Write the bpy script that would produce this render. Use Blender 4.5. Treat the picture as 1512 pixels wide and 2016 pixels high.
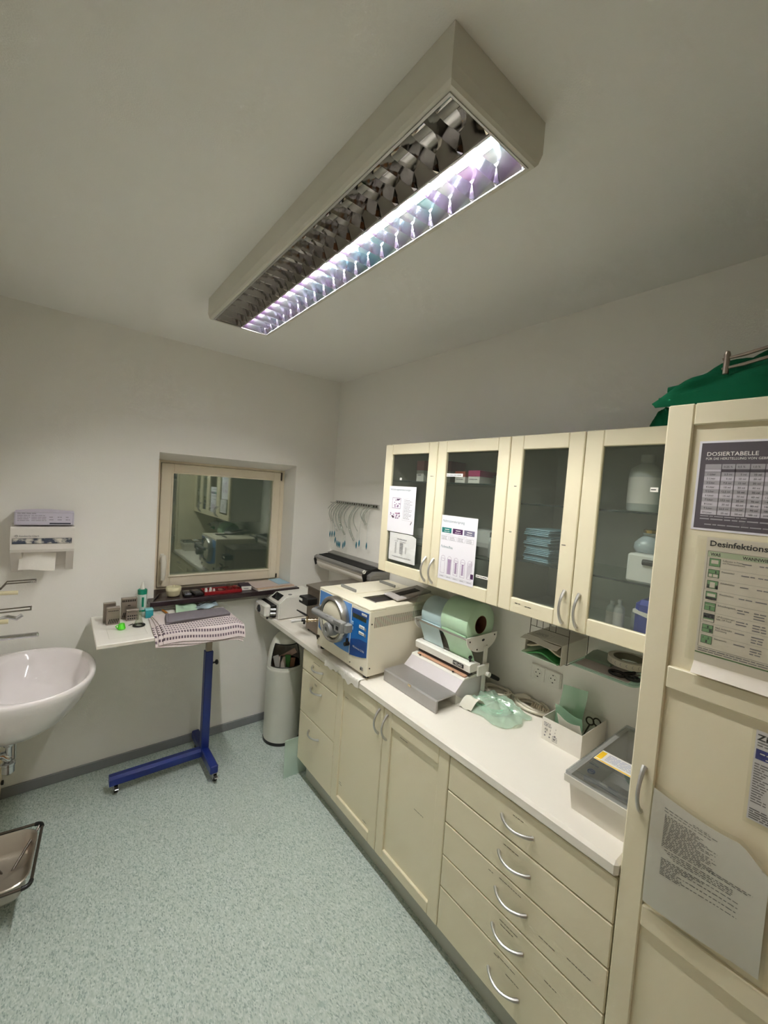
import bpy, bmesh, math, random
from mathutils import Matrix, Vector
random.seed(7)
sc = bpy.context.scene
for o in list(bpy.data.objects): bpy.data.objects.remove(o)
COL = sc.collection

# ---------------------------------------------------------------- camera
cam_d = bpy.data.cameras.new('camera'); cam = bpy.data.objects.new('camera', cam_d); COL.objects.link(cam)
CR = ((0.78136, 0.62368, -0.02259), (-0.62014, 0.77997, 0.08409), (0.07007, -0.05169, 0.9962))
cam.matrix_world = Matrix(((CR[0][0], CR[0][2], -CR[0][1], -1.7958), (CR[1][0], CR[1][2], -CR[1][1], -2.9309),
                           (CR[2][0], CR[2][2], -CR[2][1], 1.8379), (0, 0, 0, 1)))
cam_d.sensor_fit = 'VERTICAL'; cam_d.sensor_height = 36.0; cam_d.sensor_width = 27.0
cam_d.lens = 803.93 / 2016 * 36.0; cam_d.clip_start = 0.02
sc.camera = cam

# ---------------------------------------------------------------- world (dusk outside the window)
w = bpy.data.worlds.new('dusk'); sc.world = w; w.use_nodes = True
w.node_tree.nodes['Background'].inputs[0].default_value = (0.30, 0.34, 0.30, 1)
w.node_tree.nodes['Background'].inputs[1].default_value = 0.16
w.cycles.sampling_method = 'NONE'
TUBE_STRENGTH = 440.0
TUBE_COLOR = (1.0, 0.975, 0.915)
sc.view_settings.view_transform = 'Standard'; sc.view_settings.look = 'None'
sc.view_settings.gamma = 1.0; sc.view_settings.use_curve_mapping = False
sc.view_settings.exposure = 0.0
sc.cycles.max_bounces = 8; sc.cycles.diffuse_bounces = 5; sc.cycles.glossy_bounces = 4; sc.cycles.transmission_bounces = 4; sc.cycles.transparent_max_bounces = 12
sc.cycles.caustics_reflective = True; sc.cycles.caustics_refractive = False; sc.cycles.sample_clamp_indirect = 30.0
sc.cycles.use_light_tree = False
sc.cycles.use_adaptive_sampling = True; sc.cycles.adaptive_threshold = .1

# ---------------------------------------------------------------- materials
def lin(c):
    return tuple((x / 255 / 12.92) if x / 255 <= .04045 else ((x / 255 + .055) / 1.055) ** 2.4 for x in c)
MATS = {}
def mat(name, rgb, rough=.5, metal=0.0, var=0.0, scale=20, bump=0.0, bscale=None, spec=.5, alpha=1.0, coat=0.0, trans=0.0, ior=1.5, sub=0.0):
    if name in MATS: return MATS[name]
    m = bpy.data.materials.new(name); m.use_nodes = True; nt = m.node_tree
    p = nt.nodes['Principled BSDF']; c = lin(rgb)
    p.inputs['Base Color'].default_value = (*c, 1); p.inputs['Roughness'].default_value = rough
    p.inputs['Metallic'].default_value = metal; p.inputs['Specular IOR Level'].default_value = spec
    p.inputs['Alpha'].default_value = alpha; p.inputs['Coat Weight'].default_value = coat
    p.inputs['Transmission Weight'].default_value = trans; p.inputs['IOR'].default_value = ior
    if var or bump:
        tc = nt.nodes.new('ShaderNodeTexCoord'); nz = nt.nodes.new('ShaderNodeTexNoise')
        nz.inputs['Scale'].default_value = scale; nz.inputs['Detail'].default_value = 4
        nt.links.new(tc.outputs['Object'], nz.inputs['Vector'])
        if var:
            mx = nt.nodes.new('ShaderNodeMix'); mx.data_type = 'RGBA'
            mx.inputs['A'].default_value = (*[max(0, x * (1 - var)) for x in c], 1)
            mx.inputs['B'].default_value = (*[min(1, x * (1 + var)) for x in c], 1)
            nt.links.new(nz.outputs['Fac'], mx.inputs['Factor']); nt.links.new(mx.outputs['Result'], p.inputs['Base Color'])
        if bump:
            b = nt.nodes.new('ShaderNodeBump'); b.inputs['Strength'].default_value = bump; b.inputs['Distance'].default_value = .002
            src = nz
            if bscale:
                src = nt.nodes.new('ShaderNodeTexNoise'); src.inputs['Scale'].default_value = bscale
                nt.links.new(tc.outputs['Object'], src.inputs['Vector'])
            nt.links.new(src.outputs['Fac'], b.inputs['Height']); nt.links.new(b.outputs['Normal'], p.inputs['Normal'])
    MATS[name] = m; return m
def clear(name, tint, gloss=.12, rough=.05, ribs=0.0, haze=0.0, hazecol=(200, 200, 200)):
    """thin clear sheet: see-through with a reflective skin"""
    if name in MATS: return MATS[name]
    m = bpy.data.materials.new(name); m.use_nodes = True; nt = m.node_tree; nt.nodes.clear()
    out = nt.nodes.new('ShaderNodeOutputMaterial'); tr = nt.nodes.new('ShaderNodeBsdfTransparent')
    tr.inputs[0].default_value = (*tint, 1)
    gl = nt.nodes.new('ShaderNodeBsdfGlossy'); gl.inputs['Roughness'].default_value = rough
    gl.inputs['Color'].default_value = (.95, .97, .95, 1)
    lw = nt.nodes.new('ShaderNodeLayerWeight'); lw.inputs['Blend'].default_value = .5
    pw = nt.nodes.new('ShaderNodeMath'); pw.operation = 'POWER'; pw.inputs[1].default_value = 4.0; nt.links.new(lw.outputs['Facing'], pw.inputs[0])
    ad = nt.nodes.new('ShaderNodeMath'); ad.operation = 'MULTIPLY_ADD'; ad.inputs[1].default_value = .6; ad.inputs[2].default_value = gloss
    ad.use_clamp = True
    nt.links.new(pw.outputs[0], ad.inputs[0])
    mx = nt.nodes.new('ShaderNodeMixShader'); nt.links.new(ad.outputs[0], mx.inputs[0])
    base = tr
    if haze:
        df = nt.nodes.new('ShaderNodeBsdfDiffuse'); df.inputs[0].default_value = (*lin(hazecol), 1)
        m2 = nt.nodes.new('ShaderNodeMixShader'); m2.inputs[0].default_value = haze
        nt.links.new(tr.outputs[0], m2.inputs[1]); nt.links.new(df.outputs[0], m2.inputs[2]); base = m2
    nt.links.new(base.outputs[0], mx.inputs[1]); nt.links.new(gl.outputs[0], mx.inputs[2])
    if ribs:
        tc = nt.nodes.new('ShaderNodeTexCoord'); wv = nt.nodes.new('ShaderNodeTexVoronoi'); wv.inputs['Scale'].default_value = ribs
        nt.links.new(tc.outputs['Object'], wv.inputs['Vector'])
        b = nt.nodes.new('ShaderNodeBump'); b.inputs['Strength'].default_value = .35; b.inputs['Distance'].default_value = .001
        nt.links.new(wv.outputs['Distance'], b.inputs['Height']); nt.links.new(b.outputs['Normal'], gl.inputs['Normal'])
    nt.links.new(mx.outputs[0], out.inputs[0])
    MATS[name] = m; return m
def floor_mat():
    m = bpy.data.materials.new('linoleum'); m.use_nodes = True; nt = m.node_tree; p = nt.nodes['Principled BSDF']
    tc = nt.nodes.new('ShaderNodeTexCoord'); mp = nt.nodes.new('ShaderNodeMapping')
    mp.inputs['Scale'].default_value = (1.0, .5, 1); mp.inputs['Rotation'].default_value = (0, 0, .67)
    nt.links.new(tc.outputs['Object'], mp.inputs['Vector'])
    vo = nt.nodes.new('ShaderNodeTexVoronoi'); vo.inputs['Scale'].default_value = 270; vo.inputs['Randomness'].default_value = 1
    nt.links.new(mp.outputs['Vector'], vo.inputs['Vector'])
    sp = nt.nodes.new('ShaderNodeSeparateColor'); nt.links.new(vo.outputs['Color'], sp.inputs[0])
    cr = nt.nodes.new('ShaderNodeValToRGB'); nt.links.new(sp.outputs[0], cr.inputs[0])
    e = cr.color_ramp; e.elements[0].position = 0; e.elements[0].color = (*lin((140, 154, 148)), 1)
    e.elements[1].position = 1; e.elements[1].color = (*lin((202, 211, 204)), 1)
    for pos, c in ((.12, (158, 173, 166)), (.3, (177, 190, 182)), (.6, (184, 196, 188)), (.85, (190, 201, 193))):
        n = e.elements.new(pos); n.color = (*lin(c), 1)
    nz = nt.nodes.new('ShaderNodeTexNoise'); nz.inputs['Scale'].default_value = 120; nz.inputs['Detail'].default_value = 3
    nt.links.new(mp.outputs['Vector'], nz.inputs['Vector'])
    mx = nt.nodes.new('ShaderNodeMix'); mx.data_type = 'RGBA'; mx.blend_type = 'OVERLAY'; mx.inputs['Factor'].default_value = .32
    nt.links.new(cr.outputs[0], mx.inputs['A']); nt.links.new(nz.outputs['Fac'], mx.inputs['B'])
    nt.links.new(mx.outputs['Result'], p.inputs['Base Color']); p.inputs['Roughness'].default_value = .62
    p.inputs['Specular IOR Level'].default_value = .3
    return m
def wall_mat(name, rgb):
    return mat(name, rgb, .9, var=.02, scale=3, bump=.25, bscale=260, spec=.15)
def emit(name, col, s):
    m = bpy.data.materials.new(name); m.use_nodes = True; nt = m.node_tree; nt.nodes.clear()
    out = nt.nodes.new('ShaderNodeOutputMaterial'); e = nt.nodes.new('ShaderNodeEmission')
    e.inputs[0].default_value = (*col, 1); e.inputs[1].default_value = s; nt.links.new(e.outputs[0], out.inputs[0]); return m
def mirror_mat(name='reflector_aluminium', cols=((.30, .56, .62), (.62, .66, .70), (.62, .42, .74)), rough=.12):
    """bright anodised reflector aluminium with its iridescent sheen painted into the colour"""
    m = bpy.data.materials.new(name); m.use_nodes = True; nt = m.node_tree; p = nt.nodes['Principled BSDF']
    p.inputs['Metallic'].default_value = 1; p.inputs['Roughness'].default_value = rough
    tc = nt.nodes.new('ShaderNodeTexCoord'); nz = nt.nodes.new('ShaderNodeTexNoise'); nz.inputs['Scale'].default_value = 7
    nz.inputs['Detail'].default_value = 2; nt.links.new(tc.outputs['Object'], nz.inputs['Vector'])
    cr = nt.nodes.new('ShaderNodeValToRGB'); nt.links.new(nz.outputs['Fac'], cr.inputs[0]); e = cr.color_ramp
    e.elements[0].position = .3; e.elements[0].color = (*cols[0], 1); e.elements[1].position = .7; e.elements[1].color = (*cols[2], 1)
    n = e.elements.new(.5); n.color = (*cols[1], 1)
    nt.links.new(cr.outputs[0], p.inputs['Base Color']); return m

WALL = wall_mat('wall_paint', (238, 236, 229)); CEIL = wall_mat('ceiling_paint', (240, 239, 233))
CREAM = mat('cream_lacquer', (228, 219, 190), .42, var=.01, scale=4, bump=.05, bscale=400)
CREAM_IN = mat('cabinet_interior', (186, 184, 174), .6, var=.02)
WHITE_TOP = mat('worktop_laminate', (238, 233, 222), .35, var=.01, scale=30)
STEEL = mat('brushed_steel', (190, 188, 184), .32, 1.0, var=.05, scale=60)
CHROME = mat('chrome', (205, 205, 208), .08, 1.0)
ALU = mat('satin_aluminium', (196, 195, 192), .36, .85, var=.03, scale=80)
BLACK = mat('black_plastic', (18, 17, 18), .45, var=.1, scale=40)
DARKGAP = mat('dark_void', (14, 13, 12), .9)
WHITEP = mat('white_plastic', (232, 230, 222), .4, var=.01)
GREYP = mat('grey_plastic', (128, 128, 126), .45, var=.03)
PAPER = mat('white_paper', (232, 230, 236), .8, var=.01, scale=10)
INK = mat('black_ink', (34, 33, 36), .8)
GREYINK = mat('grey_ink', (120, 118, 124), .8)
CERAMIC = mat('white_ceramic', (238, 232, 232), .12, coat=.6)
BEIGEF = mat('beige_window_lacquer', (236, 225, 202), .4, var=.01)
MIRROR_LIT = mirror_mat(); MIRROR_UNLIT = mirror_mat('plain_reflector_aluminium', ((.50, .49, .47), (.62, .61, .60), (.52, .50, .50)), .07)  # one metal in two colourings: lit-bay sheen painted in, unlit bay left grey

# ---------------------------------------------------------------- mesh helpers
class MB:
    def __init__(s, M=None): s.v = []; s.f = []; s.M = M
    def add(s, vs, fs):
        k = len(s.v)
        s.v += [(s.M @ Vector(p)) if s.M else Vector(p) for p in vs]
        s.f += [tuple(i + k for i in f) for f in fs]; return s
    def box(s, x0, x1, y0, y1, z0, z1, b=0.0):
        if x0 > x1: x0, x1 = x1, x0
        if y0 > y1: y0, y1 = y1, y0
        if z0 > z1: z0, z1 = z1, z0
        b = min(b, (x1 - x0) * .49, (y1 - y0) * .49, (z1 - z0) * .49)
        if b <= 0:
            vs = [(x, y, z) for x in (x0, x1) for y in (y0, y1) for z in (z0, z1)]
            return s.add(vs, [(0, 1, 3, 2), (4, 6, 7, 5), (0, 4, 5, 1), (2, 3, 7, 6), (0, 2, 6, 4), (1, 5, 7, 3)])
        vs = []; idx = {}
        for i, x in enumerate((x0, x1)):
            for j, y in enumerate((y0, y1)):
                for k, z in enumerate((z0, z1)):
                    sx, sy, sz = (b if i == 0 else -b), (b if j == 0 else -b), (b if k == 0 else -b)
                    for a, p in enumerate(((x, y + sy, z + sz), (x + sx, y, z + sz), (x + sx, y + sy, z))):
                        idx[(i, j, k, a)] = len(vs); vs.append(p)
        I = lambda i, j, k, a: idx[(i, j, k, a)]
        fs = []
        for i in (0, 1):
            fs.append((I(i, 0, 0, 0), I(i, 1, 0, 0), I(i, 1, 1, 0), I(i, 0, 1, 0)))
            fs.append((I(0, i, 0, 1), I(1, i, 0, 1), I(1, i, 1, 1), I(0, i, 1, 1)))
            fs.append((I(0, 0, i, 2), I(1, 0, i, 2), I(1, 1, i, 2), I(0, 1, i, 2)))
        for i in (0, 1):
            for j in (0, 1):
                fs.append((I(i, j, 0, 0), I(i, j, 1, 0), I(i, j, 1, 1), I(i, j, 0, 1)))
                fs.append((I(i, 0, j, 0), I(i, 1, j, 0), I(i, 1, j, 2), I(i, 0, j, 2)))
                fs.append((I(0, i, j, 1), I(1, i, j, 1), I(1, i, j, 2), I(0, i, j, 2)))
                for k in (0, 1): fs.append((I(i, j, k, 0), I(i, j, k, 1), I(i, j, k, 2)))
        return s.add(vs, fs)
    def cyl(s, p0, p1, r0, r1=None, n=16, caps=True):
        return s.tube([p0, p1], [r0, r0 if r1 is None else r1], n, caps)
    def tube(s, pts, r, n=8, caps=True, closed=False):
        pts = [Vector(p) for p in pts]; m = len(pts)
        if not hasattr(r, '__len__'): r = [r] * m
        vs = []; up = None
        for i, p in enumerate(pts):
            if closed: t = pts[(i + 1) % m] - pts[i - 1]
            else: t = pts[min(i + 1, m - 1)] - pts[max(i - 1, 0)]
            t.normalize()
            if up is None:
                up = Vector((0, 0, 1)) if abs(t.z) < .9 else Vector((1, 0, 0))
            a = up - t * up.dot(t)
            if a.length < 1e-6: a = t.orthogonal()
            a.normalize(); b = t.cross(a); up = a
            for k in range(n):
                q = 2 * math.pi * k / n; vs.append(p + (a * math.cos(q) + b * math.sin(q)) * r[i])
        fs = []
        for i in range(m if closed else m - 1):
            for k in range(n):
                j = (i + 1) % m
                fs.append((i * n + k, i * n + (k + 1) % n, j * n + (k + 1) % n, j * n + k))
        if caps and not closed:
            fs.append(tuple(range(n))[::-1]); fs.append(tuple((m - 1) * n + k for k in range(n)))
        return s.add(vs, fs)
    def lathe(s, prof, c=(0, 0, 0), n=24, axis='z', sx=1, sy=1, cap0=False, cap1=False):
        vs = []
        for r, h in prof:
            for k in range(n):
                q = 2 * math.pi * k / n; a, b = r * math.cos(q) * sx, r * math.sin(q) * sy
                p = {'z': (a, b, h), 'x': (h, a, b), 'y': (a, h, b)}[axis]
                vs.append((c[0] + p[0], c[1] + p[1], c[2] + p[2]))
        m = len(prof)
        fs = [(i * n + k, i * n + (k + 1) % n, (i + 1) * n + (k + 1) % n, (i + 1) * n + k) for i in range(m - 1) for k in range(n)]
        if cap0: fs.append(tuple(range(n))[::-1])
        if cap1: fs.append(tuple((m - 1) * n + k for k in range(n)))
        return s.add(vs, fs)
    def prism(s, poly, a0, a1, axis='y'):
        """poly of 2D points extruded along axis; coords are the two other axes in xyz order"""
        def P(p, a): return {'x': (a, p[0], p[1]), 'y': (p[0], a, p[1]), 'z': (p[0], p[1], a)}[axis]
        n = len(poly); vs = [P(p, a0) for p in poly] + [P(p, a1) for p in poly]
        fs = [tuple(range(n)), tuple(range(n, 2 * n))[::-1]] + [(i, (i + 1) % n, n + (i + 1) % n, n + i) for i in range(n)]
        return s.add(vs, fs)
    def sheet(s, fn, nu, nv, th=.0006):
        """fn(u,v)->point; closed thin shell"""
        P = [[Vector(fn(i / nu, j / nv)) for j in range(nv + 1)] for i in range(nu + 1)]
        top = []; bot = []
        for i in range(nu + 1):
            for j in range(nv + 1):
                du = P[min(i + 1, nu)][j] - P[max(i - 1, 0)][j]; dv = P[i][min(j + 1, nv)] - P[i][max(j - 1, 0)]
                n = du.cross(dv); n = n.normalized() if n.length > 1e-12 else Vector((0, 0, 1))
                top.append(P[i][j] + n * th / 2); bot.append(P[i][j] - n * th / 2)
        K = nv + 1; o = len(top); fs = []
        for i in range(nu):
            for j in range(nv):
                a, b, c, d = i * K + j, (i + 1) * K + j, (i + 1) * K + j + 1, i * K + j + 1
                fs += [(a, b, c, d), (o + d, o + c, o + b, o + a)]
        for i in range(nu):
            for j in (0, nv): fs.append((i * K + j, (i + 1) * K + j, o + (i + 1) * K + j, o + i * K + j))
        for j in range(nv):
            for i in (0, nu): fs.append((i * K + j, i * K + j + 1, o + i * K + j + 1, o + i * K + j))
        return s.add(top + bot, fs)
    def torus(s, c, R, r, axis='x', n=32, m=10, sy=1.0):
        pts = []
        for k in range(n):
            q = 2 * math.pi * k / n; a, b = R * math.cos(q), R * math.sin(q) * sy
            pts.append({'x': (c[0], c[1] + a, c[2] + b), 'y': (c[0] + a, c[1], c[2] + b), 'z': (c[0] + a, c[1] + b, c[2])}[axis])
        return s.tube(pts, r, m, closed=True)

FINE = {'label_print', 'text_lines', 'thread_tint', 'thread_drawings', 'print', 'table_rows', 'typed_lines', 'key_print', 'holes', 'vent_slots', 'slots', 'diagram', 'diagram_tint', 'table_rules', 'pictogram_green', 'pictogram_black', 'pictogram_white', 'band_print', 'contacts', 'screw', 'arrow_print', 'yellow_print', 'keys', 'wires', 'bunched_cable', 'pencil_outline'}
def world_loc(o):
    v = Vector((0, 0, 0))
    while o: v += o.location; o = o.parent
    return v
def obj(name, mb, m, parent=None, smooth=35, recalc=True, origin=None):
    me = bpy.data.meshes.new(name)
    off = world_loc(parent) if parent else Vector((0, 0, 0))
    loc = Vector((0, 0, 0))
    if not parent and mb.v:
        if origin: loc = Vector(origin)
        else:
            xs = [p.x for p in mb.v]; ys = [p.y for p in mb.v]; zs = [p.z for p in mb.v]
            loc = Vector(((min(xs) + max(xs)) / 2, (min(ys) + max(ys)) / 2, min(zs)))
    me.from_pydata([tuple(p - off - loc) for p in mb.v], [], mb.f)
    if recalc:
        b = bmesh.new(); b.from_mesh(me); bmesh.ops.recalc_face_normals(b, faces=b.faces); b.to_mesh(me); b.free()
    me.materials.append(m)
    if smooth:
        me.shade_smooth(); me.set_sharp_from_angle(angle=math.radians(smooth))
    o = bpy.data.objects.new(name, me); COL.objects.link(o); o.location = loc
    if parent: o.parent = parent
    if name in FINE: o['kind'] = 'stuff'
    return o
def tag(o, label=None, cat=None, group=None, kind=None):
    if label: o['label'] = label
    if cat: o['category'] = cat
    if group: o['group'] = group
    if kind: o['kind'] = kind
    return o
def thing(name, label, cat, loc, group=None, kind=None):
    o = bpy.data.objects.new(name, None); COL.objects.link(o); o.location = loc; o.empty_display_size = .05
    return tag(o, label, cat, group, kind)
def struct(name, mb, m, label=None):
    return tag(obj(name, mb, m), label, None, None, 'structure')
_dg = None
def text(s, size, M, m, parent, name='lettering', align='LEFT', sx=1.0, bold=0.0):
    """flat lettering; M maps text x/y/normal to the world"""
    cu = bpy.data.curves.new('t', 'FONT'); cu.body = s; cu.size = size; cu.align_x = align; cu.resolution_u = 2; cu.offset = bold * size
    o = bpy.data.objects.new('t', cu); COL.objects.link(o)
    me = bpy.data.meshes.new_from_object(o.evaluated_get(bpy.context.evaluated_depsgraph_get()))
    bpy.data.objects.remove(o); bpy.data.curves.remove(cu)
    off = world_loc(parent)
    for v in me.vertices:
        p = Vector((v.co.x * sx, v.co.y, v.co.z)); v.co = (M @ p) - off
    me.name = name; me.materials.clear(); me.materials.append(m)
    r = bpy.data.objects.new(name, me); COL.objects.link(r); r.parent = parent; return r
def MR(x, y, z, rot=0.0):   # on a face looking towards -x (right-hand wall): text runs towards -y
    return Matrix.Translation((x, y, z)) @ Matrix(((0, 0, -1, 0), (-1, 0, 0, 0), (0, 1, 0, 0), (0, 0, 0, 1))) @ Matrix.Rotation(rot, 4, 'Z')
def MBk(x, y, z):   # on a face looking towards -y
    return Matrix.Translation((x, y, z)) @ Matrix(((1, 0, 0, 0), (0, 0, -1, 0), (0, 1, 0, 0), (0, 0, 0, 1)))
def words(mb, M, x, y, wid, h, rnd=random, full=False):
    """one line of unreadably small print as word-long strokes, in the plane of M"""
    old = mb.M; mb.M = M; p = x
    while p < x + wid - h:
        l = min(rnd.uniform(1.5, 6) * h, x + wid - p)
        if full: l = x + wid - p
        mb.add([(p, y, 0), (p + l, y, 0), (p + l, y + h * .62, 0), (p, y + h * .62, 0)], [(0, 1, 2, 3)]); p += l + h * .55
    mb.M = old
def rect(mb, M, x0, y0, x1, y1, z=0.0):
    old = mb.M; mb.M = M; mb.add([(x0, y0, z), (x1, y0, z), (x1, y1, z), (x0, y1, z)], [(0, 1, 2, 3)]); mb.M = old
def frame_lines(mb, M, x0, y0, x1, y1, t):
    rect(mb, M, x0, y0, x1, y0 + t); rect(mb, M, x0, y1 - t, x1, y1); rect(mb, M, x0, y0, x0 + t, y1); rect(mb, M, x1 - t, y0, x1, y1)

# ================================================================= SETTING
H = 2.6945; XL = -2.10; YB = -3.72
struct('floor', MB().box(XL - .2, .2, YB - .2, .35, -.06, 0), floor_mat(), 'pale green speckled linoleum floor')
struct('ceiling', MB().box(XL - .2, .2, YB - .2, .35, H, H + .08), CEIL, 'plain off-white ceiling')
struct('wall_right', MB().box(0, .15, YB, .35, 0, H), WALL, 'off-white wall behind the cupboards')
struct('wall_left', MB().box(XL - .15, XL, YB, .35, 0, H), WALL, 'off-white wall behind the wash basin')
WX0, WX1, WZ0, WZ1 = -1.302, -.353, 1.045, 1.983
b = MB(); b.box(XL, WX0, 0, .35, 0, H); b.box(WX1, 0, 0, .35, 0, H); b.box(WX0, WX1, 0, .35, 0, WZ0 - .03)
b.prism([(0, WZ1), (.205, 1.942), (.35, 1.942), (.35, H), (0, H)], WX0, WX1, 'x')
struct('wall_back', b, WALL, 'off-white wall with the small window')
DX0, DX1 = -1.75, -.85
b = MB(); b.box(XL, DX0, YB - .15, YB, 0, H); b.box(DX1, 0, YB - .15, YB, 0, H); b.box(DX0, DX1, YB - .15, YB, 2.06, H)
struct('wall_front', b, WALL, 'off-white wall with the wooden door')
d = thing('door_1', 'closed orange-brown wooden door', None, ((DX0 + DX1) / 2, YB, 0), kind='structure'); del d['label']
WOOD = mat('orange_veneer', (196, 132, 74), .45, var=.12, scale=12)
obj('door_leaf', MB().box(DX0 + .05, DX1 - .05, YB - .06, YB - .02, .008, 2.02, .003), WOOD, d)
b = MB(); b.box(DX0 + .001, DX0 + .05, YB - .1, YB + .012, 0, 2.059); b.box(DX1 - .05, DX1 - .001, YB - .1, YB + .012, 0, 2.059)
b.box(DX0 + .05, DX1 - .05, YB - .1, YB + .012, 2.02, 2.059)
obj('door_frame', b, WOOD, d)
b = MB(); b.cyl((DX0 + .12, YB - .02, 1.04), (DX0 + .12, YB + .045, 1.04), .009); b.cyl((DX0 + .12, YB + .045, 1.04), (DX0 + .235, YB + .045, 1.04), .009)
obj('door_handle', b, STEEL, d)
BASEB = mat('grey_vinyl_skirting', (128, 130, 132), .55, var=.03)
struct('baseboard_back', MB().box(XL, 0, -.012, 0, 0, .06, .003), BASEB, 'grey vinyl skirting under the window wall')
struct('baseboard_left', MB().box(XL, XL + .012, YB, -.012, 0, .06, .003), BASEB, 'grey vinyl skirting under the basin wall')

# window
win = thing('window_1', 'small square tilt window with cream frame', None, ((WX0 + WX1) / 2, .2, WZ0), kind='structure')
FY = .205
b = MB()
for a in ((WX0, -1.255, 1.045, 1.942), (-.388, WX1, 1.045, 1.942), (-1.255, -.388, 1.045, 1.062), (-1.255, -.388, 1.925, 1.942)):
    b.box(a[0], a[1], FY, FY + .07, a[2], a[3], .002)
obj('outer_frame', b, BEIGEF, win)
SX0, SX1, SZ0, SZ1 = -1.252, -.392, 1.064, 1.923; GX0, GX1, GZ0, GZ1 = -1.178, -.453, 1.143, 1.856
b = MB()
for a in ((SX0, GX0, SZ0, SZ1), (GX1, SX1, SZ0, SZ1), (GX0, GX1, SZ0, GZ0), (GX0, GX1, GZ1, SZ1)):
    b.box(a[0], a[1], FY - .018, FY + .05, a[2], a[3], .004)
sash = obj('sash', b, BEIGEF, win)
b = MB()
for a in ((GX0 - .012, GX0, GZ0 - .012, GZ1 + .012), (GX1, GX1 + .012, GZ0 - .012, GZ1 + .012), (GX0, GX1, GZ0 - .012, GZ0), (GX0, GX1, GZ1, GZ1 + .012)):
    b.box(a[0], a[1], FY - .024, FY - .016, a[2], a[3], .003)
obj('glazing_bead', b, BEIGEF, sash)
GLASS = clear('window_glass', (.84, .88, .84), gloss=.115, rough=0.0)
for k in range(2):
    obj('pane', MB().box(GX0 - .005, GX1 + .005, FY + k * .02, FY + .004 + k * .02, GZ0 - .005, GZ1 + .005), GLASS, win)
b = MB(); b.box(-1.243, -1.217, FY - .03, FY - .018, 1.24, 1.30, .004); b.cyl((-1.232, FY - .03, 1.272), (-1.232, FY - .06, 1.272), .011)
b.tube([(-1.228, FY - .066, 1.295), (-1.228, FY - .078, 1.25), (-1.228, FY - .076, 1.19), (-1.228, FY - .066, 1.125)], [.015, .018, .016, .012], 12)
obj('handle', b, mat('handle_cream', (240, 236, 224), .25), win)
for z0, z1 in ((1.86, 1.925), (1.07, 1.10)): obj('hinge', MB().cyl((-.386, FY - .014, z0), (-.386, FY - .014, z1), .006), mat('dark_metal', (70, 64, 56), .4, .8), win)
SILLM = mat('dark_plum_stone', (40, 27, 32), .3, var=.15, scale=40)
b = MB(); b.box(WX0, WX1, -.0, FY + .02, 1.012, 1.045); b.box(-1.336, -.318, -.10, 0, 1.012, 1.045, .003)
obj('sill', b, SILLM, win)
struct('trim_1', MB().box(-1.33, -.325, -.06, 0, .985, 1.011, .002), mat('grey_trim', (150, 146, 138), .6, var=.02), 'grey strip under the dark window sill')

# ================================================================= CEILING LIGHT
LX0, LX1, LY0, LY1 = -1.256, -.952, -2.362, -.803; LZ = 2.597
lamp = thing('ceiling_light', 'long white louvre ceiling light with one tube lit', 'lamp', ((LX0 + LX1) / 2, (LY0 + LY1) / 2, H))
LAMPW = mat('lamp_housing_white', (214, 211, 198), .45, var=.01)
OX0, OX1, OY0, OY1 = -1.236, -.972, -2.340, -.828
hb = MB()
# housing: sides with a chamfered lower edge, hollow below
zc = 2.625
def ring(x0, x1, y0, y1, z): return [(x0, y0, z), (x1, y0, z), (x1, y1, z), (x0, y1, z)]
rs = [ring(LX0, LX1, LY0, LY1, H - .0005), ring(LX0, LX1, LY0, LY1, zc), ring(LX0 + .006, LX1 - .006, LY0 + .006, LY1 - .006, LZ + .006),
      ring(LX0 + .011, LX1 - .011, LY0 + .011, LY1 - .011, LZ), ring(OX0, OX1, OY0, OY1, LZ + .001), ring(OX0, OX1, OY0, OY1, H - .012)]
vs = sum(rs, []); fs = [(i * 4 + k, i * 4 + (k + 1) % 4, (i + 1) * 4 + (k + 1) % 4, (i + 1) * 4 + k) for i in range(5) for k in range(4)]
fs += [(0, 1, 2, 3), (20, 21, 22, 23)]
hb.add(vs, fs); obj('housing', hb, LAMPW, lamp, smooth=0)
XM = (OX0 + OX1) / 2
def bay(x0, x1):
    """parabolic trough"""
    cx = (x0 + x1) / 2; hw = (x1 - x0) / 2; n = 14; mb = MB()
    pr = [(cx + hw * t, 2.598 + .070 * (1 - abs(t) ** 2.2)) for t in [-1 + 2 * i / n for i in range(n + 1)]]
    vs = []; 
    for y in (OY0 + .002, OY1 - .002):
        vs += [(p[0], y, p[1]) for p in pr]
    k = n + 1
    return mb.add(vs, [(i, i + 1, k + i + 1, k + i) for i in range(n)])
NL = 20
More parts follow.
